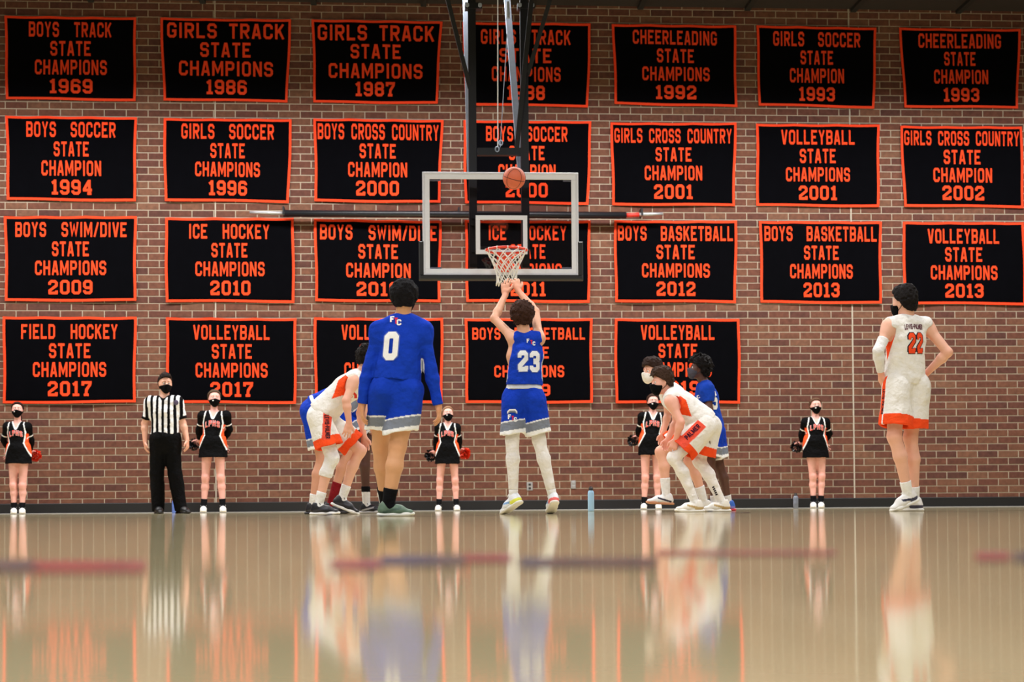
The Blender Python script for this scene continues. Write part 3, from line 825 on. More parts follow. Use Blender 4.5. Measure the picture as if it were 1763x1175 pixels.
mb.build('rim_bracket', M_RIM, HP, og)
# the net: two families of cords crossing into diamonds
NL = RC.z - at_y(868, 489, RC.y).z
prof = [(0, RR), (.12, .205), (.3, .165), (.5, .135), (.7, .115), (.85, .112), (1.0, .122)]
def nr(t): return float(np.interp(t, [a for a, _ in prof], [b for _, b in prof]))
mb = MB()
for k in range(12):
    for s in (-1, 1):
        pts = []
        for i in range(15):
            t = i / 14
            a = 2 * math.pi * (k + s * (t ** .9) * 3.5) / 12
            pts.append(RC + Vector((nr(t) * math.cos(a), nr(t) * math.sin(a), -.012 - NL * t + .006 * math.sin(9 * t + k))))
        mb.tube(pts, .0062, 5)
    a = 2 * math.pi * k / 12
    mb.tube([RC + Vector(((RR + dr) * math.cos(a), (RR + dr) * math.sin(a), dz)) for dr, dz in ((-.004, -.018), (.015, -.004), (.014, .012), (-.006, .015), (-.014, .002), (-.008, -.016))], .0058, 5, True)
mb.build('net', M_NET, HP, og, True)

# ---- the ball in the air
BC = at_depth(885.3, 307, F / 160.5); BR_ = .1215
E_B = empty('basketball', BC - Vector((0, 0, BR_)), 'orange basketball in the air in front of the backboard', 'basketball')
def ball_mat():
    mt, N, K, b = new_mat('ball_leather')
    b.inputs['Base Color'].default_value = L4((206, 100, 66)); b.inputs['Roughness'].default_value = .6
    tc = N.new('ShaderNodeTexCoord'); vo = N.new('ShaderNodeTexVoronoi'); vo.inputs['Scale'].default_value = 260
    K.new(tc.outputs['Object'], vo.inputs['Vector'])
    bp_ = N.new('ShaderNodeBump'); bp_.inputs['Strength'].default_value = .4; bp_.inputs['Distance'].default_value = .002
    K.new(vo.outputs['Distance'], bp_.inputs['Height']); K.new(bp_.outputs['Normal'], b.inputs['Normal'])
    return mt
mb = MB(); sg, rg = 32, 18
mb.v = [tuple(BC + Vector((math.sin(math.pi*j/rg) * math.cos(2*math.pi*i/sg), math.sin(math.pi*j/rg) * math.sin(2*math.pi*i/sg), math.cos(math.pi*j/rg))) * BR_) for j in range(rg + 1) for i in range(sg)]
mb.f = [(j*sg+i, (j+1)*sg+i, (j+1)*sg+(i+1) % sg, j*sg+(i+1) % sg) for j in range(rg) for i in range(sg)]
mb.build('ball_cover', ball_mat(), E_B, E_B.location, True)
M_SEAM = plain('ball_seam', (46, 20, 16), .7)
Rm = Matrix.Rotation(.25, 3, 'Y') @ Matrix.Rotation(.35, 3, 'X')
mb = MB(); ts = np.linspace(0, 2 * math.pi, 49)[:-1]
mb.tube([BC + Rm @ Vector((math.cos(t), math.sin(t), 0)) * (BR_ - .0005) for t in ts], .0028, 6, True)
mb.tube([BC + Rm @ Vector((math.cos(t), 0, math.sin(t))) * (BR_ - .0005) for t in ts], .0028, 6, True)
for s in (-1, 1):
    pts = []
    for t in ts:
        v = Vector((math.cos(t) * .62, s * (.62 + .18 * math.cos(2 * t)), math.sin(t) * .80)).normalized()
        pts.append(BC + Rm @ v * (BR_ - .0005))
    mb.tube(pts, .0028, 6, True)
mb.build('seam', M_SEAM, E_B, E_B.location, True)

# ---- long black pole on wall brackets between the banner rows
M_POLE = plain('black_pole', (26, 28, 33), .35, 0.1, noise=.1)
M_REDTIP = plain('red_tip', (210, 50, 40), .5)
yp = WALL_Y - .16
pa, pb_, pc, pd = (at_y(*q, yp) for q in ((430, 366), (490, 367.5), (1078, 371), (1141, 368.5)))
pe = at_y(1100, 369.8, yp)
E_P = empty('wall_pole', tuple((pa + pd) / 2), 'long black pole with silver ends held across the brick behind the backboard', 'pole')
MB().tube([pb_, pc], .048, 12).build('pole_tube', M_POLE, E_P, E_P.location, True)
MB().tube([pa, pb_], .026, 10).build('end_rod', M_STEEL, E_P, E_P.location, True)
MB().tube([pe, pd], .026, 10).build('end_rod', M_STEEL, E_P, E_P.location, True)
MB().tube([pc, pe], .032, 10).build('red_collar', M_REDTIP, E_P, E_P.location, True)
for px in (488, 790, 1105):
    q = at_y(px, 368 + (px - 488) * .004, yp)
    MB().box((q.x - .012, yp - .03, q.z - .012), (q.x + .012, WALL_Y - PROUD, q.z + .1)).build('bracket', M_BLACKSTEEL, E_P, E_P.location)

# ---- drinking bottles on the floor
def bottle(px, s, h, r, body, cap, label, py=866):
    p = at_depth(px, py, F / s)
    e = empty('water_bottle', (p.x, p.y, 0), label, 'bottle')
    MB().lathe((p.x, p.y, 0), [(r * .92, 0), (r, .01), (r, h * .78), (r * .9, h * .83), (r * .62, h * .88), (r * .6, h * .9)]).build('bottle_body', body, e, e.location, True)
    MB().lathe((p.x, p.y, 0), [(r * .66, h * .885), (r * .7, h * .9), (r * .7, h * .97), (r * .5, h)]).build('bottle_cap', cap, e, e.location, True)
    MB().tube([(p.x - r * .5, p.y, h * .95), (p.x - r * .35, p.y, h * 1.03), (p.x + r * .35, p.y, h * 1.03), (p.x + r * .5, p.y, h * .95)], .006, 6).build('carry_loop', cap, e, e.location, True)
bottle(1017.5, 152, .27, .036, plain('bottle_sky_blue', (150, 190, 222), .4, noise=.04), M_PADDING, 'tall sky blue bottle with black cap on the open floor')
bottle(1370, 127, .20, .034, plain('bottle_mottled', (110, 116, 130), .4, noise=.9, nscale=22), M_PADDING, 'small grey patterned bottle by the wall beside the far cheerleader')
bottle(300.5, 128, .20, .034, plain('bottle_blue_white', (90, 120, 205), .4, noise=.8, nscale=9), plain('white_cap', (205, 208, 215), .5), 'blue and white bottle standing between the referee\'s feet')
bottle(45.5, 122.8, .24, .036, plain('bottle_teal', (70, 110, 118), .4, noise=.05), M_PADDING, 'teal bottle against the wall behind the leftmost cheerleader')
# ================================================================== people
def nv(v): v = np.array(v, dtype=np.float64); return v / max(np.linalg.norm(v), 1e-9)
def ss(x): x = np.clip(x, 0, 1); return x * x * (3 - 2 * x)
def C3(c): return lin(c)
BLUE, GREY, WHITE, CREAM = C3((20, 58, 176)), C3((122, 128, 140)), C3((236, 236, 236)), C3((230, 227, 222))
ORANGE, BLACK, NEARBLACK = C3((238, 78, 34)), C3((8, 8, 10)), C3((16, 16, 20))
PALE, TAN, BROWN, DARKSK = C3((226, 172, 148)), C3((204, 150, 116)), C3((122, 78, 58)), C3((78, 48, 38))

class Fig:
    """A person: joints in world space, one implicit body, clothing cut from offsets of the same body."""
    def __init__(s, label, s0, J, face, g=1.0, skin=PALE, h=0.0065, up=(0, 0, 1), build=1.0, hands=None, female=False, pitch=None, air=None, legs=1.0):
        s.label, s.s0, s.g, s.skin, s.h, s.build, s.female = label, s0, g, np.array(skin), h, build, female
        s.J = {}
        for k, v in J.items():
            px, py = v[0], v[1]; dy = v[2] if len(v) > 2 else 0.0
            s.J[k] = np.array(at_depth(px, py, F / s0 + dy))
        s.pitch = dict(L=0.0, R=0.0); s.pitch.update(pitch or {}); s.air = air or {}; s.legs = legs
        for sd in 'LR':
            a_, pt = s.J['an' + sd], s.pitch[sd]
            a_[2] = (.078 * math.cos(pt) + (.175 * math.sin(pt) if pt > 0 else -.045 * math.sin(pt))) * g + s.air.get(sd, 0.0)
        s.f = nv(face); s.u = nv(np.array(up) - s.f * np.dot(up, s.f)); s.r = np.cross(s.f, s.u)
        s.prims = []; s.hands = hands or {}
        s.body_prims()
    def P(s, *a, **k): s.prims.append(Prim(*a, **k))
    def H(s, x, y, z):               # head-local point: right, forward, up
        return s.J['head'] + (s.r * x + s.f * y + s.u * z) * s.g
    def body_prims(s):
        J, g, b = s.J, s.g, s.build
        P0, N = J['pelvis'], J['neck']
        hr = nv(J['hipR'] - J['hipL']); sr = nv(J['shR'] - J['shL'])
        mid = J.get('chest', None)
        def spine(t):
            if mid is None: return P0 + (N - P0) * t
            c = mid * 2 - (P0 + N) / 2      # quadratic through the chest point at t = .5
            return P0 * (1-t)**2 + c * 2*t*(1-t) + N * t*t
        s.spine = spine
        fem = s.female
        st = [(-.08, .135, .105), (.04, .155, .112), (.30, .128 if fem else .138, .096), (.62, .150 if fem else .162, .108), (.84, .128 if fem else .140, .088)]
        st = [(t, w * g * b, d * g * b) for t, w, d in st]
        s.up_t = nv(N - P0)
        for i in range(len(st) - 1):
            (t0, w0, d0), (t1, w1, d1) = st[i], st[i + 1]
            rt = nv(hr * (1 - (t0 + t1) / 2) + sr * (t0 + t1) / 2)
            ax = nv(spine(t1) - spine(t0)); rt = nv(rt - ax * np.dot(rt, ax))
            s.P('torso', spine(t0), spine(t1), d0, d1, 0.05 * g, v=rt, rat=(w0 / d0 + w1 / d1) / 2)
        s.front = nv(np.cross(nv(N - P0), nv(hr + sr)))
        s.right = nv(hr + sr)
        fr = s.front
        for sd in 'LR':
            sg = 1 if sd == 'R' else -1
            sh, el, wr, hip, kn, an = (J[k + sd] for k in ('sh', 'el', 'wr', 'hip', 'kn', 'an'))
            s.P('trap', N - nv(N - P0) * .045 * g, sh, .048 * g * b, .052 * g * b, .04 * g)
            s.P('shoulder', sh, sh + nv(el - sh) * .05 * g, .057 * g * b, .055 * g * b, .035 * g)
            s.P('arm' + sd, sh, el, .049 * g * b, .039 * g * b, .03 * g)
            q = el + (wr - el) * .28
            s.P('fore' + sd, el, q, .038 * g * b, .041 * g * b, .02 * g)
            s.P('fore' + sd, q, wr, .041 * g * b, .027 * g * b, .02 * g)
            s.P('torso', spine(.78) + sr * sg * .07 * g, sh, .06 * g * b, .05 * g * b, .04 * g)
            # legs
            s.P('glute', hip - fr * .035 * g - nv(N - P0) * .0, hip - fr * .03 * g + (kn - hip) * .15, .088 * g * b * s.legs, .085 * g * b * s.legs, .05 * g)
            s.P('thigh' + sd, hip, kn, .090 * g * b * s.legs, .058 * g * b * s.legs, .04 * g)
            la = nv(an - kn); bk = np.cross(nv(np.cross(nv(kn - hip) + fr * .2, la) + hr * 1e-6), la)
            bk = -fr + la * np.dot(fr, la)
            bk = nv(bk)
            s.bk = bk
            s.P('calf' + sd, kn, kn + (an - kn) * .33 + bk * .016 * g, .054 * g * b * s.legs, .057 * g * b * s.legs, .025 * g)
            s.P('calf' + sd, kn + (an - kn) * .33 + bk * .016 * g, an, .056 * g * b * s.legs, .034 * g * b * s.legs, .025 * g)
            s.P('knee' + sd, kn - bk * .012 * g, kn - bk * .010 * g + la * .03, .047 * g * b * s.legs, .045 * g * b * s.legs, .03 * g)
            fx, n_, _s = s.footframe(sd)
            s.P('foot' + sd, an, an + fx * .11 * g - n_ * .040 * g, .033 * g, .026 * g, .02 * g)
            s.hand(sd)
        # neck and head
        s.P('neck', N - nv(N - P0) * .02 * g, s.H(0, -.03, -.055), .060 * g * (.85 if fem else 1), .054 * g * (.85 if fem else 1), .03 * g)
        h = s.H
        s.P('head', h(0, -.020, .028), h(0, .008, .030), .080 * g, .077 * g, .02)
        s.P('head', h(0, .012, -.030), h(0, .030, -.052), .066 * g, .058 * g, .03 * g)
        s.P('chin', h(0, .058, -.092), h(0, .050, -.085), .026 * g, .03 * g, .03 * g)
        s.P('face', h(-.036, .040, -.022), h(.036, .040, -.022), .038 * g, .038 * g, .03 * g)
        s.P('face', h(-.034, .066, .022), h(.034, .066, .022), .017 * g, .017 * g, .02 * g)
        s.P('face', h(0, .082, .008), h(0, .104, -.028), .010 * g, .0145 * g, .012 * g)
        s.P('face', h(-.016, .083, -.058), h(.016, .083, -.058), .011 * g, .011 * g, .012 * g)
        for sg in (-1, 1):
            s.P('ear', h(sg * .078, -.016, .012), h(sg * .076, -.008, -.022), .017 * g, .011 * g, .008, v=s.r, rat=.45)
    def footframe(s, sd):
        d = s.J['to' + sd] - s.J['an' + sd]; pt = s.pitch[sd]; upv = np.array((0, 0, 1.0))
        hx = nv(np.array((d[0], d[1], 0))); fx = nv(hx * math.cos(pt) - upv * math.sin(pt))
        n = nv(upv - fx * np.dot(upv, fx)); return fx, n, np.cross(fx, n)
    def hand(s, sd):
        J, g = s.J, s.g
        wr, el = J['wr' + sd], J['el' + sd]
        o = s.hands.get(sd, {})
        d = nv(o.get('dir', wr - el))
        n = np.array(o.get('palm', -s.right * (1 if sd == 'R' else -1)), dtype=np.float64)   # palm faces the thigh
        n = nv(n - d * np.dot(n, d))
        # lateral axis towards the thumb
        lat = np.cross(n, d) * (1 if sd == 'L' else -1)
        lat = nv(lat)
        if 'thumb' in o and np.dot(lat, o['thumb']) < 0: lat = -lat
        curl = o.get('curl', .30); spread = o.get('spread', .10)
        hg = g * o.get('size', 1.0)
        t = 'hand' + sd
        s.P(t, wr, wr + d * .03 * hg, .026 * hg, .028 * hg, .015, v=n, rat=.75)
        s.P(t, wr + d * .035 * hg + lat * .012 * hg, wr + d * .082 * hg + lat * .018 * hg, .026 * hg, .023 * hg, .012, v=n, rat=.55)
        s.P(t, wr + d * .035 * hg - lat * .012 * hg, wr + d * .078 * hg - lat * .020 * hg, .026 * hg, .022 * hg, .012, v=n, rat=.55)
        for i, (off, ln) in enumerate(((.032, .070), (.011, .078), (-.011, .073), (-.031, .058))):
            base = wr + d * (.088 - .006 * abs(i - 1)) * hg + lat * off * hg
            dd = nv(d + lat * (off / .03) * spread * 1.2); p = base
            for k, fr in enumerate((.44, .32, .24)):
                c = curl * (.7, 1.1, .9)[k] * (1 + .15 * i)
                dd = nv(dd * math.cos(c) + n * math.sin(c) * (1 if True else 1))
                q = p + dd * ln * fr * hg
                s.P(t, p, q, (.0096 - .0008 * k) * hg, (.0088 - .0008 * k) * hg, .004)
                p = q
        tb = wr + d * .028 * hg + lat * .024 * hg
        t1 = nv(d * .75 + lat * .75 + n * .25 * o.get('oppose', 1)); t2 = nv(d * 1.0 + lat * .3 + n * .3 * o.get('oppose', 1))
        s.P(t, tb, tb + t1 * .042 * hg, .016 * hg, .0125 * hg, .01)
        s.P(t, tb + t1 * .042 * hg, tb + t1 * .042 * hg + t2 * .034 * hg, .0118 * hg, .0098 * hg, .005)
    # ---- helpers for garments
    def sel(s, *tags):
        return [p for p in s.prims if any(p.tag == t or (t.endswith('*') and p.tag.startswith(t[:-1])) for t in tags)]
    def vol(s, prims, off=0.0, h=None, pad=0.03):
        lo = np.min([np.minimum(p.a, p.b) - p.ext() for p in prims], 0) - off - pad
        hi = np.max([np.maximum(p.a, p.b) + p.ext() for p in prims], 0) + off + pad
        return Vol(lo, hi, h or s.h)
    def emit(s, name, V, mat, colfn, parent=None, label=None):
        Pt, Q = V.mesh()
        if len(Q) == 0: return None
        col = colfn(Pt) if callable(colfn) else np.broadcast_to(np.array(colfn), (len(Pt), 3))
        s.out.append((name, Pt, Q, mat, col, parent, label))
        return len(s.out) - 1
    def fabric(s, V, amp, freq, seed, dirs=(1, 1, 1)):
        X, Y, Z = V.grid(); f = freq
        band = np.abs(V.V) < 4 * V.h + amp
        i = np.nonzero(band)
        n = noise3(V.ax[0][i[0]] * f * dirs[0], V.ax[1][i[1]] * f * dirs[1], V.ax[2][i[2]] * f * dirs[2], seed)
        V.V[i] += (amp * n).astype(np.float32)
        return V
    # ---- build
    def start(s):
        s.out = []
        V = s.vol(s.prims)
        for p in s.prims: V.add(p)
        for sg in (-1, 1):
            V.sub(Prim('', s.H(sg * .031, .092, .002), s.H(sg * .034, .090, .002), .015 * s.g, .015 * s.g), k=.015)
        knees = [s.J['knL'], s.J['knR']]; els = [s.J['elL'], s.J['elR']]
        def colf(Pt):
            c = np.tile(s.skin, (len(Pt), 1)); red = np.array((1.0, .74, .70))
            for q, r in [(k, .09) for k in knees] + [(e, .06) for e in els] + [(s.J['wrL'] , .2), (s.J['wrR'], .2)]:
                w = .5 * np.clip(1 - np.linalg.norm(Pt - q, axis=1) / r, 0, 1)[:, None]
                c = c * (1 - w + w * red)
            l = (Pt - s.H(0, .083, -.058)); m_ = np.linalg.norm(l, axis=1) < .022 * s.g
            c[m_] = c[m_] * np.array((.85, .6, .6))
            return c
        s.emit('person', V, M_SKIN, colf)
        return s
    def eyes(s, iris=(70, 50, 35), brow=(50, 36, 28)):
        for sg in (-1, 1):
            c = s.H(sg * .031, .0715, .002)
            V = Vol(c - .02, c + .02, .0028)
            V.add(Prim('', c, c, .0135 * s.g, .0135 * s.g))
            def cf(Pt, c=c):
                d = (Pt - c) / np.linalg.norm(Pt - c, axis=1)[:, None]
                a = d @ s.f
                return np.where((a > .9)[:, None], C3(iris), C3((225, 220, 215)))
            s.emit('eye', V, M_SHOE, cf)
            a, b = s.H(sg * .016, .086, .027), s.H(sg * .046, .070, .028)
            V = Vol(np.minimum(a, b) - .02, np.maximum(a, b) + .02, .0035)
            V.add(Prim('', a, b, .0055 * s.g, .0045 * s.g, v=s.f, rat=.8))
            s.emit('eyebrow', V, M_HAIR, C3(brow))
        return s
    def mask(s, color=BLACK, emblem=False):
        pr = [p for p in s.prims if p.tag in ('head', 'chin', 'face')]
        V = Vol(s.J['head'] - .16 * s.g, s.J['head'] + .16 * s.g, .005)
        for p in pr: V.add(p, .006, .03 * s.g)
        V.add(Prim('', s.H(0, .092, -.028), s.H(0, .076, -.075), .022 * s.g, .028 * s.g, .04), .0)
        X, Y, Z = V.grid(); o = s.J['head']
        lx = ((X - o[0]) * s.r[0] + (Y - o[1]) * s.r[1] + (Z - o[2]) * s.r[2]) / s.g
        ly = ((X - o[0]) * s.f[0] + (Y - o[1]) * s.f[1] + (Z - o[2]) * s.f[2]) / s.g
        lz = ((X - o[0]) * s.u[0] + (Y - o[1]) * s.u[1] + (Z - o[2]) * s.u[2]) / s.g
        top = np.maximum(lz - (-.008 - .30 * np.abs(lx)), 0 * lz + lz - (-.008 - .30 * np.abs(lx)))
        back = (.016 + .35 * np.abs(lz + .05)) - ly
        V.V = np.maximum(np.maximum(V.V, top * s.g), back * s.g).astype(np.float32)
        s.emit('face_mask', V, M_CLOTH, color)
        mi = len(s.out) - 1
        for sg in (-1, 1):
            pts = [s.H(sg * .064, .030, -.030), s.H(sg * .079, -.005, -.004), s.H(sg * .082, -.026, -.004), s.H(sg * .076, -.02, -.034), s.H(sg * .062, .02, -.07)]
            mb = MB().tube(pts, .0028, 5)
            s.raw('ear_loop', mb, M_CLOTH, color, mi)
        if emblem:
            c = s.H(.030, .13, -.040)
            qs = [[(-.5, 0), (0, -.5), (.5, 0), (0, .35)], [(-.5, 0), (-.3, .35), (0, .15), (0, 0)], [(.5, 0), (.3, .35), (0, .15), (0, 0)]]
            s.decal('emblem', mi, qs, c, s.r, s.u, -s.f, .022 * s.g, .022 * s.g, WHITE, .012, .0025)
        return s
    def raw(s, name, mb, mat, col, parent=None, label=None):
        s.out.append((name, np.array([tuple(v) for v in mb.v]), mb.f, mat, np.broadcast_to(np.array(col), (len(mb.v), 3)), parent, label))
        return len(s.out) - 1
    def decal(s, name, pi, quads, c, right, up, into, sx, sy, col, step=.014, off=.003, label=None, sight=True):
        """lay flat lettering (unit quads) onto the surface of part pi by dropping it along 'into'"""
        _, Pt, Q, *_r = s.out[pi]
        bvh = BVHTree.FromPolygons([tuple(p) for p in Pt], [tuple(int(i) for i in q) for q in Q])
        c, right, up, into = (np.array(v, dtype=np.float64) for v in (c, right, up, into))
        if sight:
            hit, *_x = bvh.ray_cast(Vector(c), Vector(nv(c - np.array(CAM))), 3.0)
            if hit is not None: c = np.array(hit)
        V, Fc = [], []
        for q in quads:
            q = np.array([(a * sx, b * sy) for a, b in q])
            n1 = max(1, int(math.ceil(max(np.linalg.norm(q[1]-q[0]), np.linalg.norm(q[2]-q[3])) / step)))
            n2 = max(1, int(math.ceil(max(np.linalg.norm(q[3]-q[0]), np.linalg.norm(q[2]-q[1])) / step)))
            base = len(V); ok = True; tmp = []
            for j in range(n2 + 1):
                for i in range(n1 + 1):
                    a, b = i / n1, j / n2
                    w = (q[0]*(1-a)+q[1]*a)*(1-b) + (q[3]*(1-a)+q[2]*a)*b
                    o = c + right * w[0] + up * w[1] - into * .35
                    hit, nr_, *_x = bvh.ray_cast(Vector(o), Vector(into), 1.2)
                    tmp.append(None if hit is None else np.array(hit) - into * off)
            good = [t for t in tmp if t is not None]
            if not good: continue
            idm = {}
            for k, t in enumerate(tmp):
                if t is not None: idm[k] = len(V); V.append(t)
            for j in range(n2):
                for i in range(n1):
                    k = [j*(n1+1)+i, j*(n1+1)+i+1, (j+1)*(n1+1)+i+1, (j+1)*(n1+1)+i]
                    if all(x in idm for x in k):
                        pp = [V[idm[x]] for x in k]
                        if max(np.linalg.norm(pp[0]-pp[2]), np.linalg.norm(pp[1]-pp[3])) < step * 5: Fc.append([idm[x] for x in k])
        if Fc: s.out.append((name, np.array(V), Fc, M_FELT, np.broadcast_to(np.array(col), (len(V), 3)), pi, label))
    def text(s, name, pi, txt, c, right, up, into, width, height, col, t=1.12, off=.003, arch=0.0, lean=0.0, label=None, sight=True, gap=.95):
        qs, _ = text_quads(txt, t, gap)
        qs = [[(p[0] - .5 + lean * (p[1] - .5), p[1] - .5 + arch * (1 - (2 * p[0] - 1) ** 2)) for p in q] for q in qs]
        s.decal(name, pi, qs, c, right, up, into, width, height, col, .014, off, label, sight)
    def hair(s, thick=.018, amp=.006, freq=60, color=(40, 28, 24), front=.060, nape=-.075, side=-.03, puff=0.0, h=.006, top=0.0, pony=False):
        V = Vol(s.J['head'] - .2 * s.g, s.J['head'] + .2 * s.g, h)
        g = s.g
        V.add(Prim('', s.H(0, -.024, .030), s.H(0, .012, .034), .082 * g, .079 * g, .02), thick * g)
        V.add(Prim('', s.H(0, -.030, -.015), s.H(0, -.036, -.04), .070 * g, .062 * g, .03), thick * g * .7)
        if top: V.add(Prim('', s.H(0, .03, .085), s.H(0, -.03, .085), .055 * g, .06 * g, .04), top * g)
        if puff:
            V.add(Prim('', s.H(0, -.025, .045), s.H(0, .0, .05), .095 * g, .09 * g, .03), puff * g)
        X, Y, Z = V.grid(); o = s.J['head']
        lx = ((X - o[0]) * s.r[0] + (Y - o[1]) * s.r[1] + (Z - o[2]) * s.r[2]) / g
        ly = ((X - o[0]) * s.f[0] + (Y - o[1]) * s.f[1] + (Z - o[2]) * s.f[2]) / g
        lz = ((X - o[0]) * s.u[0] + (Y - o[1]) * s.u[1] + (Z - o[2]) * s.u[2]) / g
        cut = np.interp(ly, [-.14, -.06, -.032, -.012, .03, .055, .075, .1], [nape, nape + .004, side - .045, side - .004, side + .02, front - .018, front, front + .002])
        n = noise3(lx * freq, ly * freq, lz * freq, 3) + .5 * noise3(lx * freq * 2.1, ly * freq * 2.1, lz * freq * 2.1, 5)
        V.V = np.maximum(V.V + amp * n, (cut - lz) * .8 + amp * .5 * n).astype(np.float32)
        hc = C3(color)
        def cf(Pt): return np.tile(hc, (len(Pt), 1))
        s.emit('hair', V, M_HAIR, cf)
        if pony:
            V = Vol(s.H(0, -.1, 0) - .22, s.H(0, -.1, -.05) + .22, .007)
            V.add(Prim('', s.H(0, -.085, .05), s.H(.01, -.125, .02), .026 * g, .034 * g, .02)); V.add(Prim('', s.H(.01, -.125, .02), s.H(.03 * pony, -.11, -.13), .034 * g, .016 * g, .03))
            s.emit('ponytail', V, M_HAIR, hc)
        return s
    def shoe(s, sd, upper, sole, accent=None, h=.0055, tall=.0, accent2=None, lace=WHITE, size=1.0):
        J, g = s.J, s.g * size
        an, to = J['an' + sd], J['to' + sd]
        fx, n, side = s.footframe(sd)
        base = an - n * .078 * g
        q = lambda x, z, y=0: base + fx * x * g + n * z * g + side * y * g
        pr = [Prim('u', q(-.035, .05), q(-.03, .085), .036 * g, .036 * g, .02), Prim('u', q(-.03, .045), q(.09, .045), .040 * g, .042 * g, .03, v=n, rat=.9),
              Prim('u', q(.0, .075), q(.09, .052), .038 * g, .036 * g, .03), Prim('u', q(.09, .04), q(.17, .032), .044 * g, .034 * g, .03, v=n, rat=.7),
              Prim('u', q(-.012, .08), q(-.004, .105 + tall), .038 * g, .039 * g, .02)]
        V = s.vol(pr, h=h)
        for p in pr: V.add(p)
        V.cut(q(-.0, .118 + tall), n + fx * .12); V.cut(q(0, .022), -n)
        V.sub(Prim('', q(-.005, .10 + tall), q(-.005, .16), .030 * g, .034 * g))
        b0, sl = base, fx
        def cf(Pt):
            c = np.tile(np.array(upper), (len(Pt), 1))
            d = Pt - base; x = d @ fx / g; z = d @ n / g; y = d @ side / g
            if accent is not None:
                m_ = (np.abs(z - .048 - .25 * (x - .02)) < .010) & (x > -.05) & (x < .10); c[m_] = accent
            if accent2 is not None: c[(x < .02) & (z < .052)] = accent2
            return c
        ui = s.emit('shoe', V, M_SHOE, cf)
        ps = [Prim('s', q(-.045, .012), q(.05, .012), .042 * g, .040 * g, .02, v=n, rat=.42), Prim('s', q(.05, .012), q(.125, .014), .040 * g, .047 * g, .02, v=n, rat=.42), Prim('s', q(.125, .014), q(.185, .020), .046 * g, .030 * g, .02, v=n, rat=.45)]
        V2 = s.vol(ps, h=h)
        for p in ps: V2.add(p, .002)
        V2.cut(q(0, .0), -n); V2.cut(q(0, .032), n)
        s.emit('sole', V2, M_SHOE, sole, ui)
        mb = MB()
        for k in range(4):
            x = .035 + .026 * k; z = .100 - .013 * k
            mb.tube([q(x, z - .012, -.026), q(x + .004, z + .003, -.012), q(x + .004, z + .004, .012), q(x, z - .012, .026)], .0038 * g, 5)
        mb.tube([q(.02, .112, 0), q(.0, .128, -.03), q(.03, .10, -.045)], .0035 * g, 5); mb.tube([q(.02, .112, 0), q(.0, .126, .03), q(.03, .10, .045)], .0035 * g, 5)
        s.raw('shoelace', mb, M_SHOE, lace, ui)
        s.shoe_z = min(getattr(s, 'shoe_z', 9), float(s.out[ui + 1][1][:, 2].min()))
    def sock(s, sd, top, col, band=None, label=None):
        """top: fraction of the shin covered, measured from the ankle"""
        kn, an = s.J['kn' + sd], s.J['an' + sd]
        pr = s.sel('calf' + sd, 'foot' + sd)
        V = s.vol(pr, .01)
        for p in pr: V.add(p, .007)
        ax = nv(kn - an); L = np.linalg.norm(kn - an)
        V.cut(an + ax * L * top, ax); V.cut(an - np.array((0, 0, .045)), (0, 0, -1))
        def cf(Pt):
            c = np.tile(np.array(col), (len(Pt), 1))
            if band is not None:
                t = (Pt - an) @ ax / L
                c[(t > top - .10)] = band
            return c
        return s.emit('sock', V, M_CLOTH, cf, None, label)
    def sleeve(s, name, prims, off, cuts, col, amp=.004, freq=22, seed=1, label=None):
        V = s.vol(prims, off)
        for p in prims: V.add(p, off)
        for p0, n in cuts: V.cut(p0, n)
        s.fabric(V, amp, freq, seed)
        return s.emit(name, V, M_CLOTH, col, None, label)
    def jersey(s, colf, off=.016, hem=-.02, neck=.058, arm=.068, vneck=0.0, sleeves=None, seed=1, flare=.02, sleeve_end=None, amp=.008):
        """sleeveless top; sleeves = (tags, end fraction) adds them"""
        J, g = s.J, s.g
        P0, N = J['pelvis'], J['neck']; ax = nv(N - P0)
        pr = s.sel('torso', 'trap') + (s.sel('glute') if hem < -.05 else [])
        arms = []
        if sleeves: arms = s.sel('shoulder', 'armL', 'armR') + (s.sel('foreL', 'foreR') if sleeves > 1 else [])
        V = s.vol(pr + arms, off + .03)
        for p in pr: V.add(p, off)
        rt = s.right
        V.add(Prim('', s.spine(.42), s.spine(max(hem + .06, .0)), .098 * g * s.build, .104 * g * s.build, .04, v=rt, rat=1.32), flare)
        V.cut(s.spine(0) + ax * hem, -ax)
        if not sleeves:
            for sd in 'LR':
                sh, el = J['sh' + sd], J['el' + sd]
                d = nv(el - sh); V.sub(Prim('', sh + d * .005 - ax * .02, sh + d * .14, arm * g, arm * g), k=.02)
                sg = 1 if sd == 'R' else -1
                V.cut(sh + rt * sg * .022 * g, nv(rt * sg + ax * .15))
        else:
            for sd in 'LR':
                A = Vol(V.lo, V.lo, s.h); A.lo, A.n, A.ax = V.lo, V.n, V.ax; A.V = np.full(V.V.shape, 1.0, dtype=np.float32)
                sh, el, wr = J['sh' + sd], J['el' + sd], J['wr' + sd]
                for p in arms:
                    if p.tag == 'shoulder' and np.linalg.norm(p.a - sh) > .01: continue
                    if p.tag != 'shoulder' and p.tag[-1] != sd: continue
                    A.add(p, off * (.75 if sleeves > 1 else 1.3))
                if sleeves <= 1: A.cut(sh + (el - sh) * sleeves, el - sh)
                else: A.cut(wr - nv(wr - el) * .015, wr - el)
                k = .025; hh = np.maximum(k - np.abs(A.V - V.V), 0) / k
                V.V = (np.minimum(A.V, V.V) - hh * hh * k * .25).astype(np.float32)
        s.neckp = [Prim('', N + ax * .005 + s.front * .012 * g, N + ax * .10 + s.front * .02 * g, neck * g, neck * 1.5 * g)]
        if vneck: s.neckp.append(Prim('', N + s.front * .10 * g - ax * vneck * g, N + s.front * .06 * g + ax * .03, .010 * g, .062 * g))
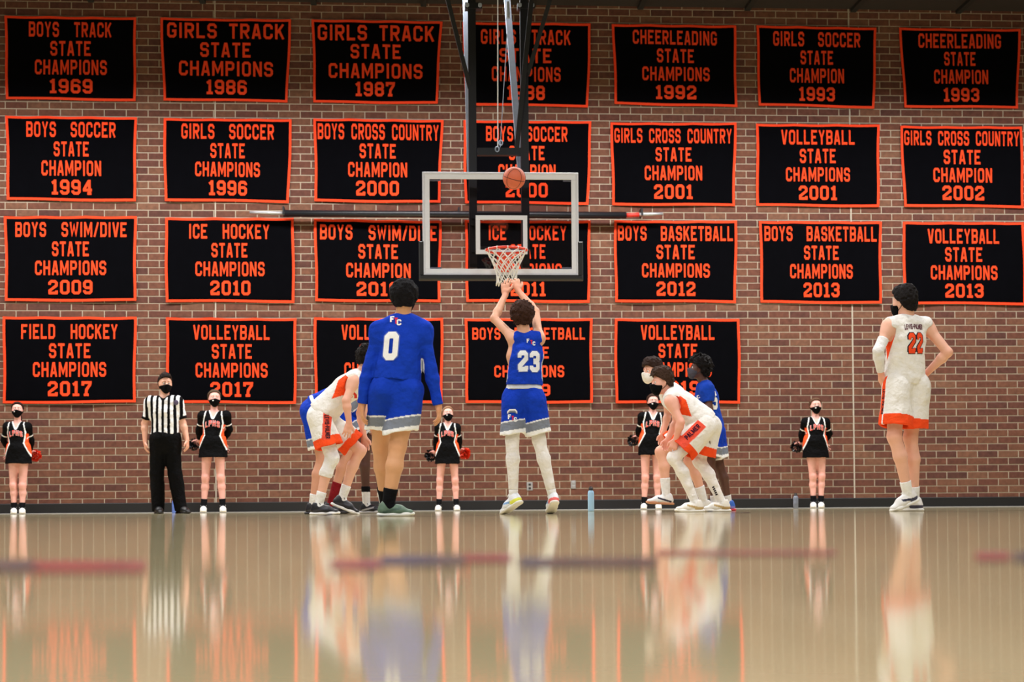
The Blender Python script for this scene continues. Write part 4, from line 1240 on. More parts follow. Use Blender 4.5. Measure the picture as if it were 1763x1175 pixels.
        for p in s.neckp: V.sub(p, k=.01)
        s.fabric(V, amp, 9, seed, (1, 1, .7)); s.fabric(V, amp * .35, 26, seed + 3)
        return s.emit('jersey', V, M_CLOTH, colf)
    def shorts(s, colf, hemL=.85, hemR=.85, r0=.118, r1=.142, waist=.10, seed=2, amp=.010, name='shorts', tilt=None, hem_n=None):
        J, g, b = s.J, s.g, s.build
        P0, N = J['pelvis'], J['neck']; ax = nv(N - P0)
        out = None
        pr = s.sel('torso')[:2] + s.sel('glute')
        legs = []
        for sd, hf in (('L', hemL), ('R', hemR)):
            hip, kn = J['hip' + sd], J['kn' + sd]
            d = kn - hip
            legs.append((sd, hip, hip + d * hf, nv(d)))
        lo = np.min([np.minimum(l[1], l[2]) for l in legs] + [P0], 0) - .26 * g
        hi = np.max([np.maximum(l[1], l[2]) for l in legs] + [P0], 0) + .26 * g
        V = Vol(lo, hi, s.h)
        for p in pr: V.add(p, .009)
        V.cut(P0 + ax * waist * g, ax)
        W = []
        for sd, a, e, d in legs:
            hn = d if hem_n is None or sd not in hem_n else nv(hem_n[sd])
            v = Vol(lo, hi, s.h); v.lo = V.lo; 
            v.add(Prim('', a - d * .02, e, r0 * g * b, r1 * g * b, .03, v=s.right, rat=1.0))
            for tp in s.sel('thigh' + sd): v.add(tp, .014)
            v.V = np.where(v.V > .9, .3, v.V)
            v.cut(e, hn)
            v.sub(Prim('', e - d * .10, e + d * .12, (r1 - .030) * g * b, (r1 - .024) * g * b), k=.01)
            W.append((v, a, e, d, hn))
        for v, *_r in W:
            k = .035; hh = np.maximum(k - np.abs(v.V - V.V), 0) / k
            V.V = (np.minimum(v.V, V.V) - hh * hh * k * .25).astype(np.float32)
        for v, a, e, d, hn in W: pass
        s.fabric(V, amp, 7, seed, (1.6, 1.6, .55)); s.fabric(V, amp * .35, 22, seed + 1, (1, 1, .6))
        # no leg may fill the other's hollow: re-cut hems
        info = [(sd, a, e, d, (d if hem_n is None or sd not in hem_n else nv(hem_n[sd]))) for sd, a, e, d in legs]
        s.leginfo = info
        def cf(Pt):
            best = None
            for sd, a, e, d, hn in info:
                t = np.clip((Pt - a) @ d / np.linalg.norm(e - a), 0, 1)
                dist = np.linalg.norm(Pt - a - t[:, None] * (e - a), axis=1)
                hd = -((Pt - e) @ hn)
                rel = Pt - a - t[:, None] * (e - a)
                lat = rel @ s.right / np.maximum(np.linalg.norm(rel, axis=1), 1e-6) * (1 if sd == 'R' else -1)
                fr = rel @ s.front / np.maximum(np.linalg.norm(rel, axis=1), 1e-6)
                if best is None: best = [dist, hd, lat, fr]
                else:
                    m_ = dist < best[0]
                    for i, x in enumerate((dist, hd, lat, fr)): best[i] = np.where(m_, x, best[i])
            return colf(Pt, best[1], best[2], best[3])
        return s.emit(name, V, M_CLOTH, cf)
    def finish(s, lift=None):
        """drop the figure so that its lower shoe rests on the floor, then link body and children"""
        dz = 0.0
        base = np.array(s.J['pelvis']); base[2] = 0
        objs = []
        for i, (name, Pt, Q, mat, col, par, label) in enumerate(s.out):
            Pt = Pt + np.array((0, 0, dz))
            parent = None if i == 0 else (objs[0] if par is None else objs[par])
            if isinstance(Q, np.ndarray): o = make_mesh(name, Pt, Q, mat, parent, base, col)
            else: o = mesh_obj(name, Pt, Q, mat, parent, base, True, col); 
            if parent is None: o.location = base
            if label: o['label'] = label
            objs.append(o)
        tag(objs[0], s.label, 'person')
        s.dz = dz
        return objs[0]
def torso_uv(s, Pt):
    ax = nv(s.J['neck'] - s.J['pelvis']); L = np.linalg.norm(s.J['neck'] - s.J['pelvis'])
    t = (Pt - s.J['pelvis']) @ ax / L
    rt = nv(s.right - ax * np.dot(s.right, ax)); fr = np.cross(ax, rt)
    rel = Pt - s.J['pelvis']
    u, v = rel @ rt, rel @ fr
    return t, u, v, v / np.maximum(np.hypot(u, v), 1e-6)
def near_neck(s, Pt, d):
    X, Y, Z = Pt[:, 0], Pt[:, 1], Pt[:, 2]
    m_ = np.zeros(len(Pt), dtype=bool)
    for p in s.neckp: m_ |= p.dist(X, Y, Z) < d
    return m_
def blue_jersey(s, pw=.32):
    def f(Pt):
        c = np.tile(BLUE, (len(Pt), 1)); t, u, v, fa = torso_uv(s, Pt)
        w = np.interp(t, [.18, .26, .62, .70], [0, pw, pw * .9, .05])
        ins = (np.abs(u) < .22)
        c[(np.abs(fa) < w) & ins & (t < .7) & (t > .2)] = WHITE
        c[(np.abs(fa) < w - .06) & ins & (t < .66) & (t > .23)] = GREY
        return c
    return f
def white_jersey(s, pw=.5):
    def f(Pt):
        c = np.tile(CREAM, (len(Pt), 1)); t, u, v, fa = torso_uv(s, Pt)
        w = np.interp(t, [.30, .62, .80], [0, pw, pw])
        c[(np.abs(fa - .08) < w) & (t > .30) & (t < .78)] = ORANGE
        c[near_neck(s, Pt, .014)] = C3((206, 60, 48))
        return c
    return f
def blue_shorts(Pt, hd, lat, fr):
    c = np.tile(BLUE, (len(Pt), 1))
    c[hd < .115] = WHITE; c[hd < .104] = GREY; c[hd < .032] = WHITE
    return c
PANEL = [True]; STRIP = []
def white_shorts(Pt, hd, lat, fr):
    c = np.tile(CREAM, (len(Pt), 1))
    c[hd < .085] = ORANGE
    for (c0, dr, hl, hw) in STRIP:
        dr = nv(dr); q = Pt - np.array(c0); a_ = q @ dr; b_ = q @ np.array((-dr[2], 0, dr[0]))
        c[(np.abs(a_) < hl) & (np.abs(b_) < hw) & (q[:, 1] < .10)] = C3((226, 82, 62))
    if PANEL[0]:
        c[(np.abs(fr - .16) < .24) & (lat > 0)] = ORANGE
        c[(np.abs(fr + .12) < .04) & (lat > 0)] = WHITE
    return c
TXT_DARK = C3((40, 30, 40))
def back_logo(s, pi, px, py, w=.032, h=.046):
    for ch, dx, dy, col in (('F', -.024, .010, WHITE), ('C', .026, -.014, WHITE), ('T', .004, -.002, C3((215, 50, 70)))):
        c = at_depth(px, py, F / s.s0 - .2) + Vector(tuple(s.right)) * dx + Vector((0, 0, dy))
        s.text('emblem', pi, ch, c, s.right, s.u_back, s.front, w if ch != 'T' else w * .9, h, col, 1.5, .0035 if ch != 'T' else .005)

# ---------------------------------------------------------------- player 0, back to the camera
s = Fig('player in blue long-sleeved jersey number 0 with his back turned', 225, dict(
    head=(696, 514), neck=(694, 542), pelvis=(682, 664), shL=(654, 569), shR=(729, 570), elL=(634, 634), elR=(742, 634),
    wrL=(624, 698, .02), wrR=(755, 700, .02), hipL=(662, 674), hipR=(702, 674), knL=(655, 768, .22), knR=(685, 768, -.02),
    anL=(665, 852, .42), anR=(668, 861, .0), toL=(690, 880, .50), toR=(708, 884, .03)), (.10, 1, -.12), g=.98, skin=C3((212, 158, 118)), build=1.0, legs=1.16,
    hands=dict(L=dict(dir=(-.02, .15, -1), palm=(1, .2, 0), curl=.35), R=dict(dir=(.05, .1, -1), palm=(-1, .3, 0), curl=.4)))
s.start().eyes().mask(); s.u_back = (0, 0, 1)
s.hair(.022, .008, 55, (16, 14, 17), nape=-.088, puff=.012)
s.jersey(blue_jersey(s, .15), sleeves=2, hem=.04, amp=.010, flare=.036)
ji = len(s.out) - 1
s.text('number', ji, '0', at_depth(673, 596, F / 225 - .3), s.right, (0, 0, 1), s.front, .106, .222, C3((90, 110, 190)), 1.9, .003, lean=.2)
s.text('number', ji, '0', at_depth(673, 596, F / 225 - .3), s.right, (0, 0, 1), s.front, .098, .212, WHITE, 1.65, .005, lean=.2)
back_logo(s, ji, 681, 552)
s.shorts(blue_shorts, .70, .76, .108, .138, waist=.08, hem_n=dict(L=(0, .1, -1), R=(.15, 0, -1)))
for sd in 'LR':
    s.shoe(sd, C3((92, 116, 98)), C3((222, 222, 215)), C3((70, 92, 80)), lace=C3((80, 100, 88)), size=.98)
    s.sock(sd, .30, NEARBLACK)
s.finish()

# ---------------------------------------------------------------- shooter, 23
s = Fig('player in blue sleeveless jersey number 23 with both arms raised', 199, dict(
    head=(899, 545, .02), neck=(903, 573), pelvis=(902, 680), shL=(886, 585, -.02), shR=(927, 584, .02), elL=(851, 549, .14), elR=(922, 537, .24),
    wrL=(870, 508, .34), wrR=(892, 501, .40), hipL=(886, 690), hipR=(919, 690), knL=(882, 758, .0), knR=(928, 758, .02),
    anL=(884, 838, .0), anR=(952, 838, .04), toL=(862, 880, .12), toR=(946, 880, .20)), (.03, 1, .22), g=.97, skin=C3((214, 160, 130)), build=.92, pitch=dict(L=.42, R=.42),
    hands=dict(L=dict(dir=(.02, .25, 1), palm=(.55, 1, -.2), thumb=(1, 0, 0), curl=.22, spread=.16, size=1.05), R=dict(dir=(-.22, .35, 1), palm=(-.2, 1, -.5), thumb=(1, 0, 0), curl=.5, spread=.12, size=1.05)))
s.start().eyes().mask(); s.u_back = (0, 0, 1)
s.hair(.018, .013, 48, (58, 36, 28), nape=-.07, puff=.008, side=-.02)
s.jersey(blue_jersey(s), hem=.085, off=.014, flare=.026, arm=.060)
ji = len(s.out) - 1
for ch, px in (('2', 900.5), ('3', 920.5)):
    s.text('number', ji, ch, at_depth(px, 622 if ch == '2' else 623, F / 199 - .3), s.right, (0, 0, 1), s.front, .090, .190, C3((70, 90, 170)), 1.95, .003)
    s.text('number', ji, ch, at_depth(px, 622 if ch == '2' else 623, F / 199 - .3), s.right, (0, 0, 1), s.front, .080, .178, C3((224, 226, 230)), 1.6, .005)
back_logo(s, ji, 914, 589, .022, .034)
s.shorts(blue_shorts, .85, .85, .112, .128, waist=.05, hem_n=dict(L=(.15, 0, -1), R=(.25, 0, -1)))
si = len(s.out) - 1
c = at_depth(882, 718, F / 199 - .3)
s.decal('emblem', si, [[(-.5, .1), (-.5, .32), (-.3, .5), (-.3, .28)], [(-.3, .28), (-.3, .5), (.3, .5), (.3, .28)], [(.3, .28), (.3, .5), (.5, .32), (.5, .1)]], c + Vector((0, 0, .015)), s.right, (0, 0, 1), s.front, .085, .10, WHITE, .012, .003)
s.decal('emblem', si, [[(-.5, .1), (-.5, .32), (-.3, .5), (-.3, .28)], [(-.3, .28), (-.3, .5), (.3, .5), (.3, .28)], [(.3, .28), (.3, .5), (.5, .32), (.5, .1)]], c + Vector((0, 0, .016)), s.right, (0, 0, 1), s.front, .068, .072, GREY, .012, .005)
back_logo(s, si, 882, 720, .024, .040)
V = s.vol(s.sel('torso')[:1], .03)
for p in s.sel('torso')[:2] + s.sel('glute'): V.add(p, .012)
ax = nv(s.J['neck'] - s.J['pelvis']); V.cut(s.J['pelvis'] + ax * .098, ax); V.cut(s.J['pelvis'] + ax * .045, -ax)
s.emit('waistband', V, M_CLOTH, C3((205, 208, 212)))
for sd in 'LR':
    pr = s.sel('thigh' + sd, 'calf' + sd, 'knee' + sd)
    an, kn = s.J['an' + sd], s.J['kn' + sd]; d = nv(kn - an)
    s.sleeve('leg_sleeve', pr, .006, ((an + d * .075, -d), (s.J['hip' + sd] + (kn - s.J['hip' + sd]) * .4, d)), C3((228, 224, 220)), .002, 30)
    s.shoe(sd, C3((226, 230, 236)), C3((225, 222, 215)), C3((120, 160, 205)), accent2=C3((232, 236, 90)) if sd == 'L' else C3((240, 110, 110)))
    s.sock(sd, .15, C3((232, 232, 232)))
s.finish()

# ---------------------------------------------------------------- 22, hands on hips
s = Fig('tall player in white jersey number 22 standing with hands on hips', 197, dict(
    head=(1557, 521, .0), neck=(1561, 545), pelvis=(1557, 656), shL=(1531, 562, -.08), shR=(1594, 561, .08), elL=(1512, 604, -.16), elR=(1632, 607, .0),
    wrL=(1517, 645, -.04), wrR=(1596, 642, .13), hipL=(1543, 668, -.04), hipR=(1576, 668, .04), knL=(1540, 752, -.10), knR=(1568, 754, .06),
    anL=(1563, 834, -.02), anR=(1574, 851, .12), toL=(1540, 874, -.08), toR=(1556, 872, .20)), (-.66, .75, .0), g=1.05, skin=PALE, build=.98, pitch=dict(L=.36),
    hands=dict(L=dict(dir=(.35, .3, -1), palm=(.8, .3, .3), curl=.3), R=dict(dir=(-.5, .6, -.6), palm=(-.8, -.4, 0), curl=.3)))
s.start().eyes().mask(); s.u_back = (0, 0, 1)
s.hair(.012, .008, 60, (24, 20, 20), nape=-.080, top=.012, front=.080, side=.0)
s.jersey(white_jersey(s, .42), hem=-.035, off=.015, flare=.034)
ji = len(s.out) - 1
for ch, px in (('2', 1570.2), ('2', 1583.8)):
    s.text('number', ji, ch, at_depth(px, 591, F / 197 - .3), s.right, (0, 0, 1), s.front, .070, .186, TXT_DARK, 2.0, .003)
    s.text('number', ji, ch, at_depth(px, 591, F / 197 - .3), s.right, (0, 0, 1), s.front, .060, .174, C3((232, 76, 40)), 1.5, .005)
s.text('lettering', ji, 'LEWIS-PALMER', at_depth(1574, 563.5, F / 197 - .3), s.right, (0, 0, 1), s.front, .19, .046, C3((96, 50, 66)), 1.5, .003, arch=.12)
s.shorts(white_shorts, .78, .80, .116, .142, waist=.06)
si = len(s.out) - 1
s.text('lettering', si, 'LEWIS-PALMER', at_depth(1520.5, 692, F / 197 - .3), (0.1, 0, -1), (.65, -.75, 0), (.75, .65, 0), .22, .028, TXT_DARK, 1.3, .003)
V = s.vol(s.sel('armL', 'foreL'), .02)
for p in s.sel('armL', 'foreL'): V.add(p, .005)
sh, el, wr = s.J['shL'], s.J['elL'], s.J['wrL']
V.cut(sh + (el - sh) * .52, nv(sh - el)); V.cut(wr - nv(wr - el) * .03, nv(wr - el))
s.emit('arm_sleeve', V, M_CLOTH, C3((226, 224, 224)))
for sd in 'LR':
    s.shoe(sd, C3((226, 224, 222)), C3((228, 226, 220)), C3((40, 40, 62)), accent2=C3((60, 60, 84)))
    s.sock(sd, .24, C3((232, 232, 230)))
s.finish()

# ---------------------------------------------------------------- left lane group: C (white, knee sleeve)
s = Fig('player in white uniform with white knee sleeve bending forward, face hidden', 180, dict(
    head=(636, 619, .0), neck=(624, 644), pelvis=(556, 710), shL=(632, 668, .17), shR=(609, 657, -.17), elL=(620, 712, .22), elR=(596, 690, -.24),
    wrL=(627, 752, .20), wrR=(601, 728, -.22), hipL=(558, 722, .09), hipR=(551, 722, -.09), knL=(620, 776, .14), knR=(572, 788, -.12),
    anL=(588, 840, .14), anR=(548, 853, -.12), toL=(615, 868, .14), toR=(588, 878, -.14)), (1, .1, -.12), g=.98, skin=PALE, build=.96, pitch=dict(L=.4),
    hands=dict(L=dict(dir=(.12, 0, -1), palm=(-.3, -1, 0), curl=.35), R=dict(dir=(-.18, 0, -1), palm=(-.2, 1, 0), curl=.35)))
s.start().eyes().mask(C3((60, 64, 76))); s.u_back = (0, 0, 1)
s.hair(.022, .013, 50, (22, 17, 16), puff=.012, nape=-.06)
s.jersey(white_jersey(s), hem=-.03, off=.018, flare=.03)
ji = len(s.out) - 1
bel = nv(np.cross(s.right, nv(s.J['neck'] - s.J['pelvis'])))
s.text('number', ji, '22', at_depth(607, 690, F / 180 - .3), (.72, 0, .7), (-.7, 0, .72), (0, 1, 0), .13, .11, C3((206, 60, 48)), 1.5, .004)
PANEL[0] = False; STRIP.append((at_depth(563.5, 734, F / 180 - .12), (.06, 0, 1), .135, .040))
s.shorts(white_shorts, .82, .72, .112, .146, waist=.06)
si = len(s.out) - 1
s.text('lettering', si, 'LEWIS-PALMER', at_depth(563.5, 735, F / 180 - .3), (.06, 0, -1), (1, 0, .06), (0, 1, 0), .225, .042, TXT_DARK, 1.35, .005)
kn, an, hip = s.J['knR'], s.J['anR'], s.J['hipR']
s.sleeve('knee_sleeve', s.sel('thighR', 'calfR', 'kneeR'), .009, ((kn + (hip - kn) * .45, nv(hip - kn)), (kn + (an - kn) * .40, nv(an - kn))), C3((230, 228, 226)), .003, 34)
for sd in 'LR':
    s.shoe(sd, C3((24, 24, 30)), C3((228, 226, 224)), C3((50, 50, 60)), lace=NEARBLACK)
    s.sock(sd, .30, C3((228, 228, 228)))
s.finish()

# ---------------------------------------------------------------- left lane group: A (blue, behind)
s = Fig('player in blue uniform mostly hidden behind the white player with knee sleeve', 166, dict(
    head=(640, 652, .1), neck=(620, 662, .1), pelvis=(540, 704, .1), shL=(624, 676, .26), shR=(616, 676, -.04), elL=(636, 720, .28), elR=(634, 716, -.06),
    wrL=(650, 756, .24), wrR=(648, 756, -.02), hipL=(541, 714, .18), hipR=(539, 714, .02), knL=(602, 775, .2), knR=(554, 790, .0),
    anL=(568, 845, .2), anR=(538, 851, .0), toL=(596, 872, .2), toR=(566, 878, .0)), (1, .2, -.1), g=.98, skin=C3((206, 150, 124)), build=.96,
    hands=dict(L=dict(dir=(.1, 0, -1), palm=(-.3, -1, 0)), R=dict(dir=(.2, 0, -1), palm=(-.2, 1, 0))), h=.008)
s.start().eyes().mask(); s.hair(.018, .006, 60, (30, 24, 22))
s.jersey(blue_jersey(s), hem=-.0, off=.016); s.shorts(blue_shorts, .78, .78, .122, .135, waist=.03)
V = s.vol(s.sel('torso')[:1], .03)
for p in s.sel('torso')[:2] + s.sel('glute'): V.add(p, .021)
ax = nv(s.J['neck'] - s.J['pelvis']); V.cut(s.J['pelvis'] + ax * .062, ax); V.cut(s.J['pelvis'] + ax * .022, -ax)
s.emit('waistband', V, M_CLOTH, WHITE)
s.shoe('L', C3((24, 22, 28)), C3((36, 34, 40)), C3((50, 50, 60)), lace=NEARBLACK); s.sock('L', .42, C3((126, 26, 34)), label='maroon sock on the rear foot')
s.shoe('R', C3((24, 24, 30)), C3((40, 40, 46)), C3((50, 50, 60)), lace=NEARBLACK); s.sock('R', .26, C3((226, 226, 226)))
s.finish()

# ---------------------------------------------------------------- left lane group: B (dark legs only)
s = Fig('player crouching behind the number 0 player, only his dark bare leg and black shoe showing', 158, dict(
    head=(668, 652, .15), neck=(650, 668, .15), pelvis=(588, 716, .15), shL=(652, 684, .32), shR=(648, 684, .0), elL=(668, 722, .3), elR=(664, 722, .0),
    wrL=(676, 752, .28), wrR=(672, 752, .02), hipL=(590, 724, .24), hipR=(590, 724, .06), knL=(652, 772, .28), knR=(630, 770, .04),
    anL=(660, 838, .28), anR=(631, 845, .04), toL=(684, 868, .28), toR=(660, 874, .0)), (1, .2, .0), g=.96, skin=DARKSK, h=.008)
s.start().eyes().mask(); s.hair(.02, .01, 60, (16, 13, 13))
s.jersey(blue_jersey(s), off=.016); s.shorts(blue_shorts, .62, .55, .122, .135, waist=.05)
for sd in 'LR':
    s.shoe(sd, C3((30, 31, 37)), C3((205, 205, 205)), C3((170, 170, 175)), lace=NEARBLACK)
    s.sock(sd, .34, C3((226, 226, 226)), NEARBLACK)
s.finish()

# ---------------------------------------------------------------- right lane group: D (front, white tights)
s = Fig('player in white uniform and black mask crouching in full-length white leg sleeves', 178, dict(
    head=(1140, 659, .0), neck=(1150, 676), pelvis=(1212, 728), shL=(1155, 692, -.17), shR=(1160, 690, .17), elL=(1172, 727, -.22), elR=(1165, 725, .2),
    wrL=(1164, 756, -.16), wrR=(1150, 756, .16), hipL=(1211, 738, -.09), hipR=(1219, 738, .09), knL=(1160, 788, -.10), knR=(1204, 794, .10),
    anL=(1198, 850, -.08), anR=(1244, 856, .10), toL=(1170, 872, -.10), toR=(1218, 876, .08)), (-1, -.1, -.05), g=.98, skin=C3((232, 172, 152)), build=.97,
    hands=dict(L=dict(dir=(-.35, .05, -1), palm=(.3, 1, .0), curl=.7), R=dict(dir=(-.3, -.1, -1), palm=(.2, -1, 0), curl=.6)))
s.start().eyes().mask(); s.u_back = (0, 0, 1)
s.hair(.013, .010, 52, (58, 40, 30), top=.022, nape=-.045, front=.068, side=.012)
s.jersey(white_jersey(s), hem=-.03, off=.017, flare=.028)
ji = len(s.out) - 1
s.text('number', ji, '2', at_depth(1163, 692, F / 178 - .4), (.8, 0, -.5), (.5, 0, .8), (0, 1, 0), .07, .10, C3((206, 60, 48)), 1.6, .004)
STRIP[:] = [(at_depth(1187, 749, F / 178 - .12), (.72, 0, .69), .15, .050)]
s.shorts(white_shorts, .74, .80, .116, .152, waist=.07)
PANEL[0] = True; STRIP.clear()
si = len(s.out) - 1
s.text('lettering', si, 'PALMER', at_depth(1192, 744, F / 178 - .3), (.72, 0, .69), (-.69, 0, .72), (0, 1, 0), .18, .045, C3((60, 24, 44)), 1.35, .005)
for sd in 'LR':
    pr = s.sel('thigh' + sd, 'calf' + sd, 'knee' + sd)
    an, kn = s.J['an' + sd], s.J['kn' + sd]; d = nv(kn - an)
    s.sleeve('leg_sleeve', pr, .006, ((an + d * .03, -d), (s.J['hip' + sd] + (kn - s.J['hip' + sd]) * .4, d)), C3((232, 228, 224)), .002, 30)
    li = len(s.out) - 1
    s.shoe(sd, C3((228, 224, 216)), C3((230, 228, 222)), C3((178, 150, 96)), accent2=C3((196, 170, 120)) if sd == 'L' else C3((180, 150, 100)))
    s.sock(sd, .20, C3((230, 228, 226)))
qs = [[(-.5, k * .2 - .48), (.5, k * .2 - .48), (.5, k * .2 - .34), (-.5, k * .2 - .34)] for k in range(5)]
s.decal('leg_mark', li, qs, at_depth(1243, 845, F / 178 - .3), (.9, 0, .4), (-.4, 0, .9), (0, 1, 0), .022, .10, TXT_DARK, .012, .003)
s.finish()

# ---------------------------------------------------------------- right lane group: E (white mask)
s = Fig('player in white uniform and white mask behind the crouching player in black mask', 167, dict(
    head=(1123, 641, .05), neck=(1139, 660, .05), pelvis=(1192, 724, .05), shL=(1150, 674, -.12), shR=(1146, 672, .22), elL=(1172, 712, -.16), elR=(1150, 712, .3),
    wrL=(1166, 745, -.12), wrR=(1142, 746, .2), hipL=(1190, 734, -.04), hipR=(1194, 734, .14), knL=(1138, 778, -.06), knR=(1187, 794, .16),
    anL=(1147, 842, -.06), anR=(1213, 851, .2), toL=(1118, 860, -.08), toR=(1186, 876, .2)), (-.86, -.42, .02), g=.98, skin=C3((226, 170, 146)), build=.97, h=.007, pitch=dict(L=-.05), air=dict(L=.07),
    hands=dict(L=dict(dir=(-.2, 0, -1), palm=(.2, 1, 0), curl=.5), R=dict(dir=(-.2, 0, -1), palm=(.2, -1, 0), curl=.5)))
s.start().eyes().mask(C3((232, 228, 220)))
s.hair(.016, .010, 52, (50, 34, 28), top=.022, front=.066, nape=-.05, side=.01)
s.jersey(white_jersey(s), hem=-.02, off=.017)
ji = len(s.out) - 1
s.text('number', ji, '2', at_depth(1184, 668, F / 167 - .4), (.8, 0, -.6), (.6, 0, .8), (-.4, 1, -.5), .11, .12, C3((206, 60, 48)), 1.6, .004)
s.shorts(white_shorts, .70, .78, .118, .138, waist=.06)
s.shoe('L', C3((226, 226, 228)), C3((190, 132, 96)), C3((40, 38, 60))); s.sock('L', .42, C3((230, 230, 230)))
s.shoe('R', C3((226, 224, 220)), C3((216, 180, 150)), C3((60, 60, 80))); s.sock('R', .40, C3((230, 230, 230)))
s.finish()

# ---------------------------------------------------------------- right lane group: F (blue)
def f_jersey(Pt): return np.tile(C3((24, 64, 170)), (len(Pt), 1))
s = Fig('player in short-sleeved blue shirt and grey mask looking up to the left', 160, dict(
    head=(1203, 636, .1), neck=(1212, 658, .1), pelvis=(1226, 736, .1), shL=(1217, 671, -.06), shR=(1216, 670, .28), elL=(1222, 706, -.1), elR=(1206, 706, .34),
    wrL=(1196, 694, -.08), wrR=(1180, 700, .3), hipL=(1226, 746, .02), hipR=(1228, 746, .18), knL=(1222, 800, -.0), knR=(1238, 802, .18),
    anL=(1230, 852, .02), anR=(1254, 852, .2), toL=(1206, 874, .0), toR=(1228, 876, .22)), (-1, .05, .22), g=.95, skin=DARKSK * 1.25, build=.98, h=.007,
    hands=dict(L=dict(dir=(-1, 0, .2), palm=(0, 1, .2), curl=.5), R=dict(dir=(-1, 0, .1), palm=(0, -1, 0), curl=.5)))
s.start().eyes((30, 20, 16), (16, 12, 12)).mask(C3((74, 74, 84))); s.u_back = (0, 0, 1)
s.hair(.026, .020, 42, (20, 16, 16), nape=-.07, puff=.026, top=.02, front=.058, side=-.006)
s.jersey(f_jersey, sleeves=.62, hem=-.02, off=.018)
ji = len(s.out) - 1
s.text('number', ji, '5', at_depth(1231, 690, F / 160 - .4), (.5, .8, 0), (0, 0, 1), (-.7, .7, 0), .10, .19, WHITE, 1.5, .004) if '5' in GLYPH else None
s.text('lettering', ji, 'FC', at_depth(1199, 684, F / 160 - .4), (1, 0, 0), (0, 0, 1), (0, 1, 0), .05, .035, WHITE, 1.4, .004)
s.shorts(blue_shorts, .78, .78, .120, .135, waist=.05)
for sd in 'LR':
    s.shoe(sd, C3((52, 100, 190)), C3((206, 42, 60)), C3((210, 215, 225)), accent2=C3((130, 120, 190)))
    s.sock(sd, .22, C3((222, 222, 222)))
s.finish()

# ---------------------------------------------------------------- referee
s = Fig('referee in black and white striped shirt and black trousers by the wall', 137, dict(
    head=(284.5, 661.5), neck=(283.5, 684), pelvis=(284.5, 757), shR=(260, 694), shL=(304, 693), elR=(249, 730, .03), elL=(315, 729, .03),
    wrR=(250, 761, -.04), wrL=(322, 758, -.04), hipR=(274, 764), hipL=(295, 764), knR=(270, 817), knL=(301, 817),
    anR=(272, 873), anL=(311, 873), toR=(276, 884, -.2), toL=(325, 884, -.14)), (.36, -1, .0), g=.99, skin=C3((214, 162, 138)), build=1.06, h=.008,
    hands=dict(R=dict(dir=(.05, -.15, -1), palm=(1, .3, 0), curl=.45), L=dict(dir=(.1, -.15, -1), palm=(-1, .3, 0), curl=.45)))
s.start().eyes((40, 30, 26)).mask()
s.hair(.006, .009, 60, (34, 26, 23), top=.004, front=.086, nape=-.06, side=.03)
def ref_shirt(Pt):
    t, u, v, fa = torso_uv(s, Pt)
    c = np.where((((u / .072) + .25) % 1.0 < .5)[:, None], BLACK, C3((232, 232, 236)))
    for sd in 'LR':
        sh, el = s.J['sh' + sd], s.J['el' + sd]
        tt = (Pt - sh) @ (el - sh) / np.dot(el - sh, el - sh)
        c[(tt > .68) & (np.abs(u) > .19)] = BLACK
    c[near_neck(s, Pt, .022)] = BLACK
    return c
s.jersey(ref_shirt, sleeves=.80, hem=.065, off=.016, flare=.016, vneck=.02, neck=.054)
ji = len(s.out) - 1
a12 = np.linspace(0, 2 * math.pi, 13)
s.decal('badge', ji, [[(0, 0), (.5 * math.cos(a12[i]), .5 * math.sin(a12[i])), (.5 * math.cos((a12[i] + a12[i+1]) / 2), .5 * math.sin((a12[i] + a12[i+1]) / 2)), (.5 * math.cos(a12[i+1]), .5 * math.sin(a12[i+1]))] for i in range(12)],
        at_depth(303, 693.5, F / 137 - .4), (1, 0, 0), (0, 0, 1), (0, 1, 0), .062, .066, C3((92, 84, 110)), .02, .004)
pr = s.sel('thigh*', 'calf*', 'knee*', 'glute') + s.sel('torso')[:2]
V = s.vol(pr, .03)
for p in pr: V.add(p, .022)
for sd in 'LR':
    V.add(Prim('', s.J['kn' + sd], s.J['an' + sd] + np.array((0, 0, -.02)), .075, .078, .04))
V.cut(s.J['pelvis'] + np.array((0, 0, .085)), (0, 0, 1)); V.cut(np.array((0, 0, .03)), (0, 0, -1))
s.fabric(V, .010, 8, 4, (1.4, 1.4, .6)); s.emit('trousers', V, M_CLOTH, BLACK)
for sd in 'LR': s.shoe(sd, BLACK, BLACK, None, lace=NEARBLACK, size=1.02)
s.finish()

# ---------------------------------------------------------------- cheerleaders
CH_ORANGE = C3((240, 88, 44))
POM = {}
def pompom(c, r, col, label, seed):
    R = random.Random(seed); mb = MB(); c = Vector(c)
    e = empty('pom_pom', c - Vector((0, 0, r)), label, 'pom-pom', 'cheerleaders\' pom-poms')
    for k in range(220):
        d = Vector((R.gauss(0, 1), R.gauss(0, 1), R.gauss(0, 1) - .25)).normalized(); q = d.cross(Vector((R.random(), R.random(), R.random()))).normalized() * .008
        L_ = r * R.uniform(.75, 1.1); n = len(mb.v)
        for j in range(4):
            t = j / 3; p = c + d * L_ * t + Vector((0, 0, -.25 * L_ * t * t)); w = q * (.5 + t)
            mb.v += [tuple(p - w), tuple(p + w)]
        mb.f += [(n + 2*j, n + 2*j + 1, n + 2*j + 3, n + 2*j + 2) for j in range(3)]
    tag(mb.build('streamers', col, e, e.location), kind='stuff')
    MB().tube([c + Vector((-.05, 0, 0)), c, c + Vector((.05, 0, 0))], .014, 8).build('grip', M_PADDING, e, e.location)
M_POMB = plain('pom_black', (20, 20, 24), .4, noise=.3)
M_POMO = plain('pom_orange_foil', (226, 62, 34), .35, .25, noise=.4, nscale=60)
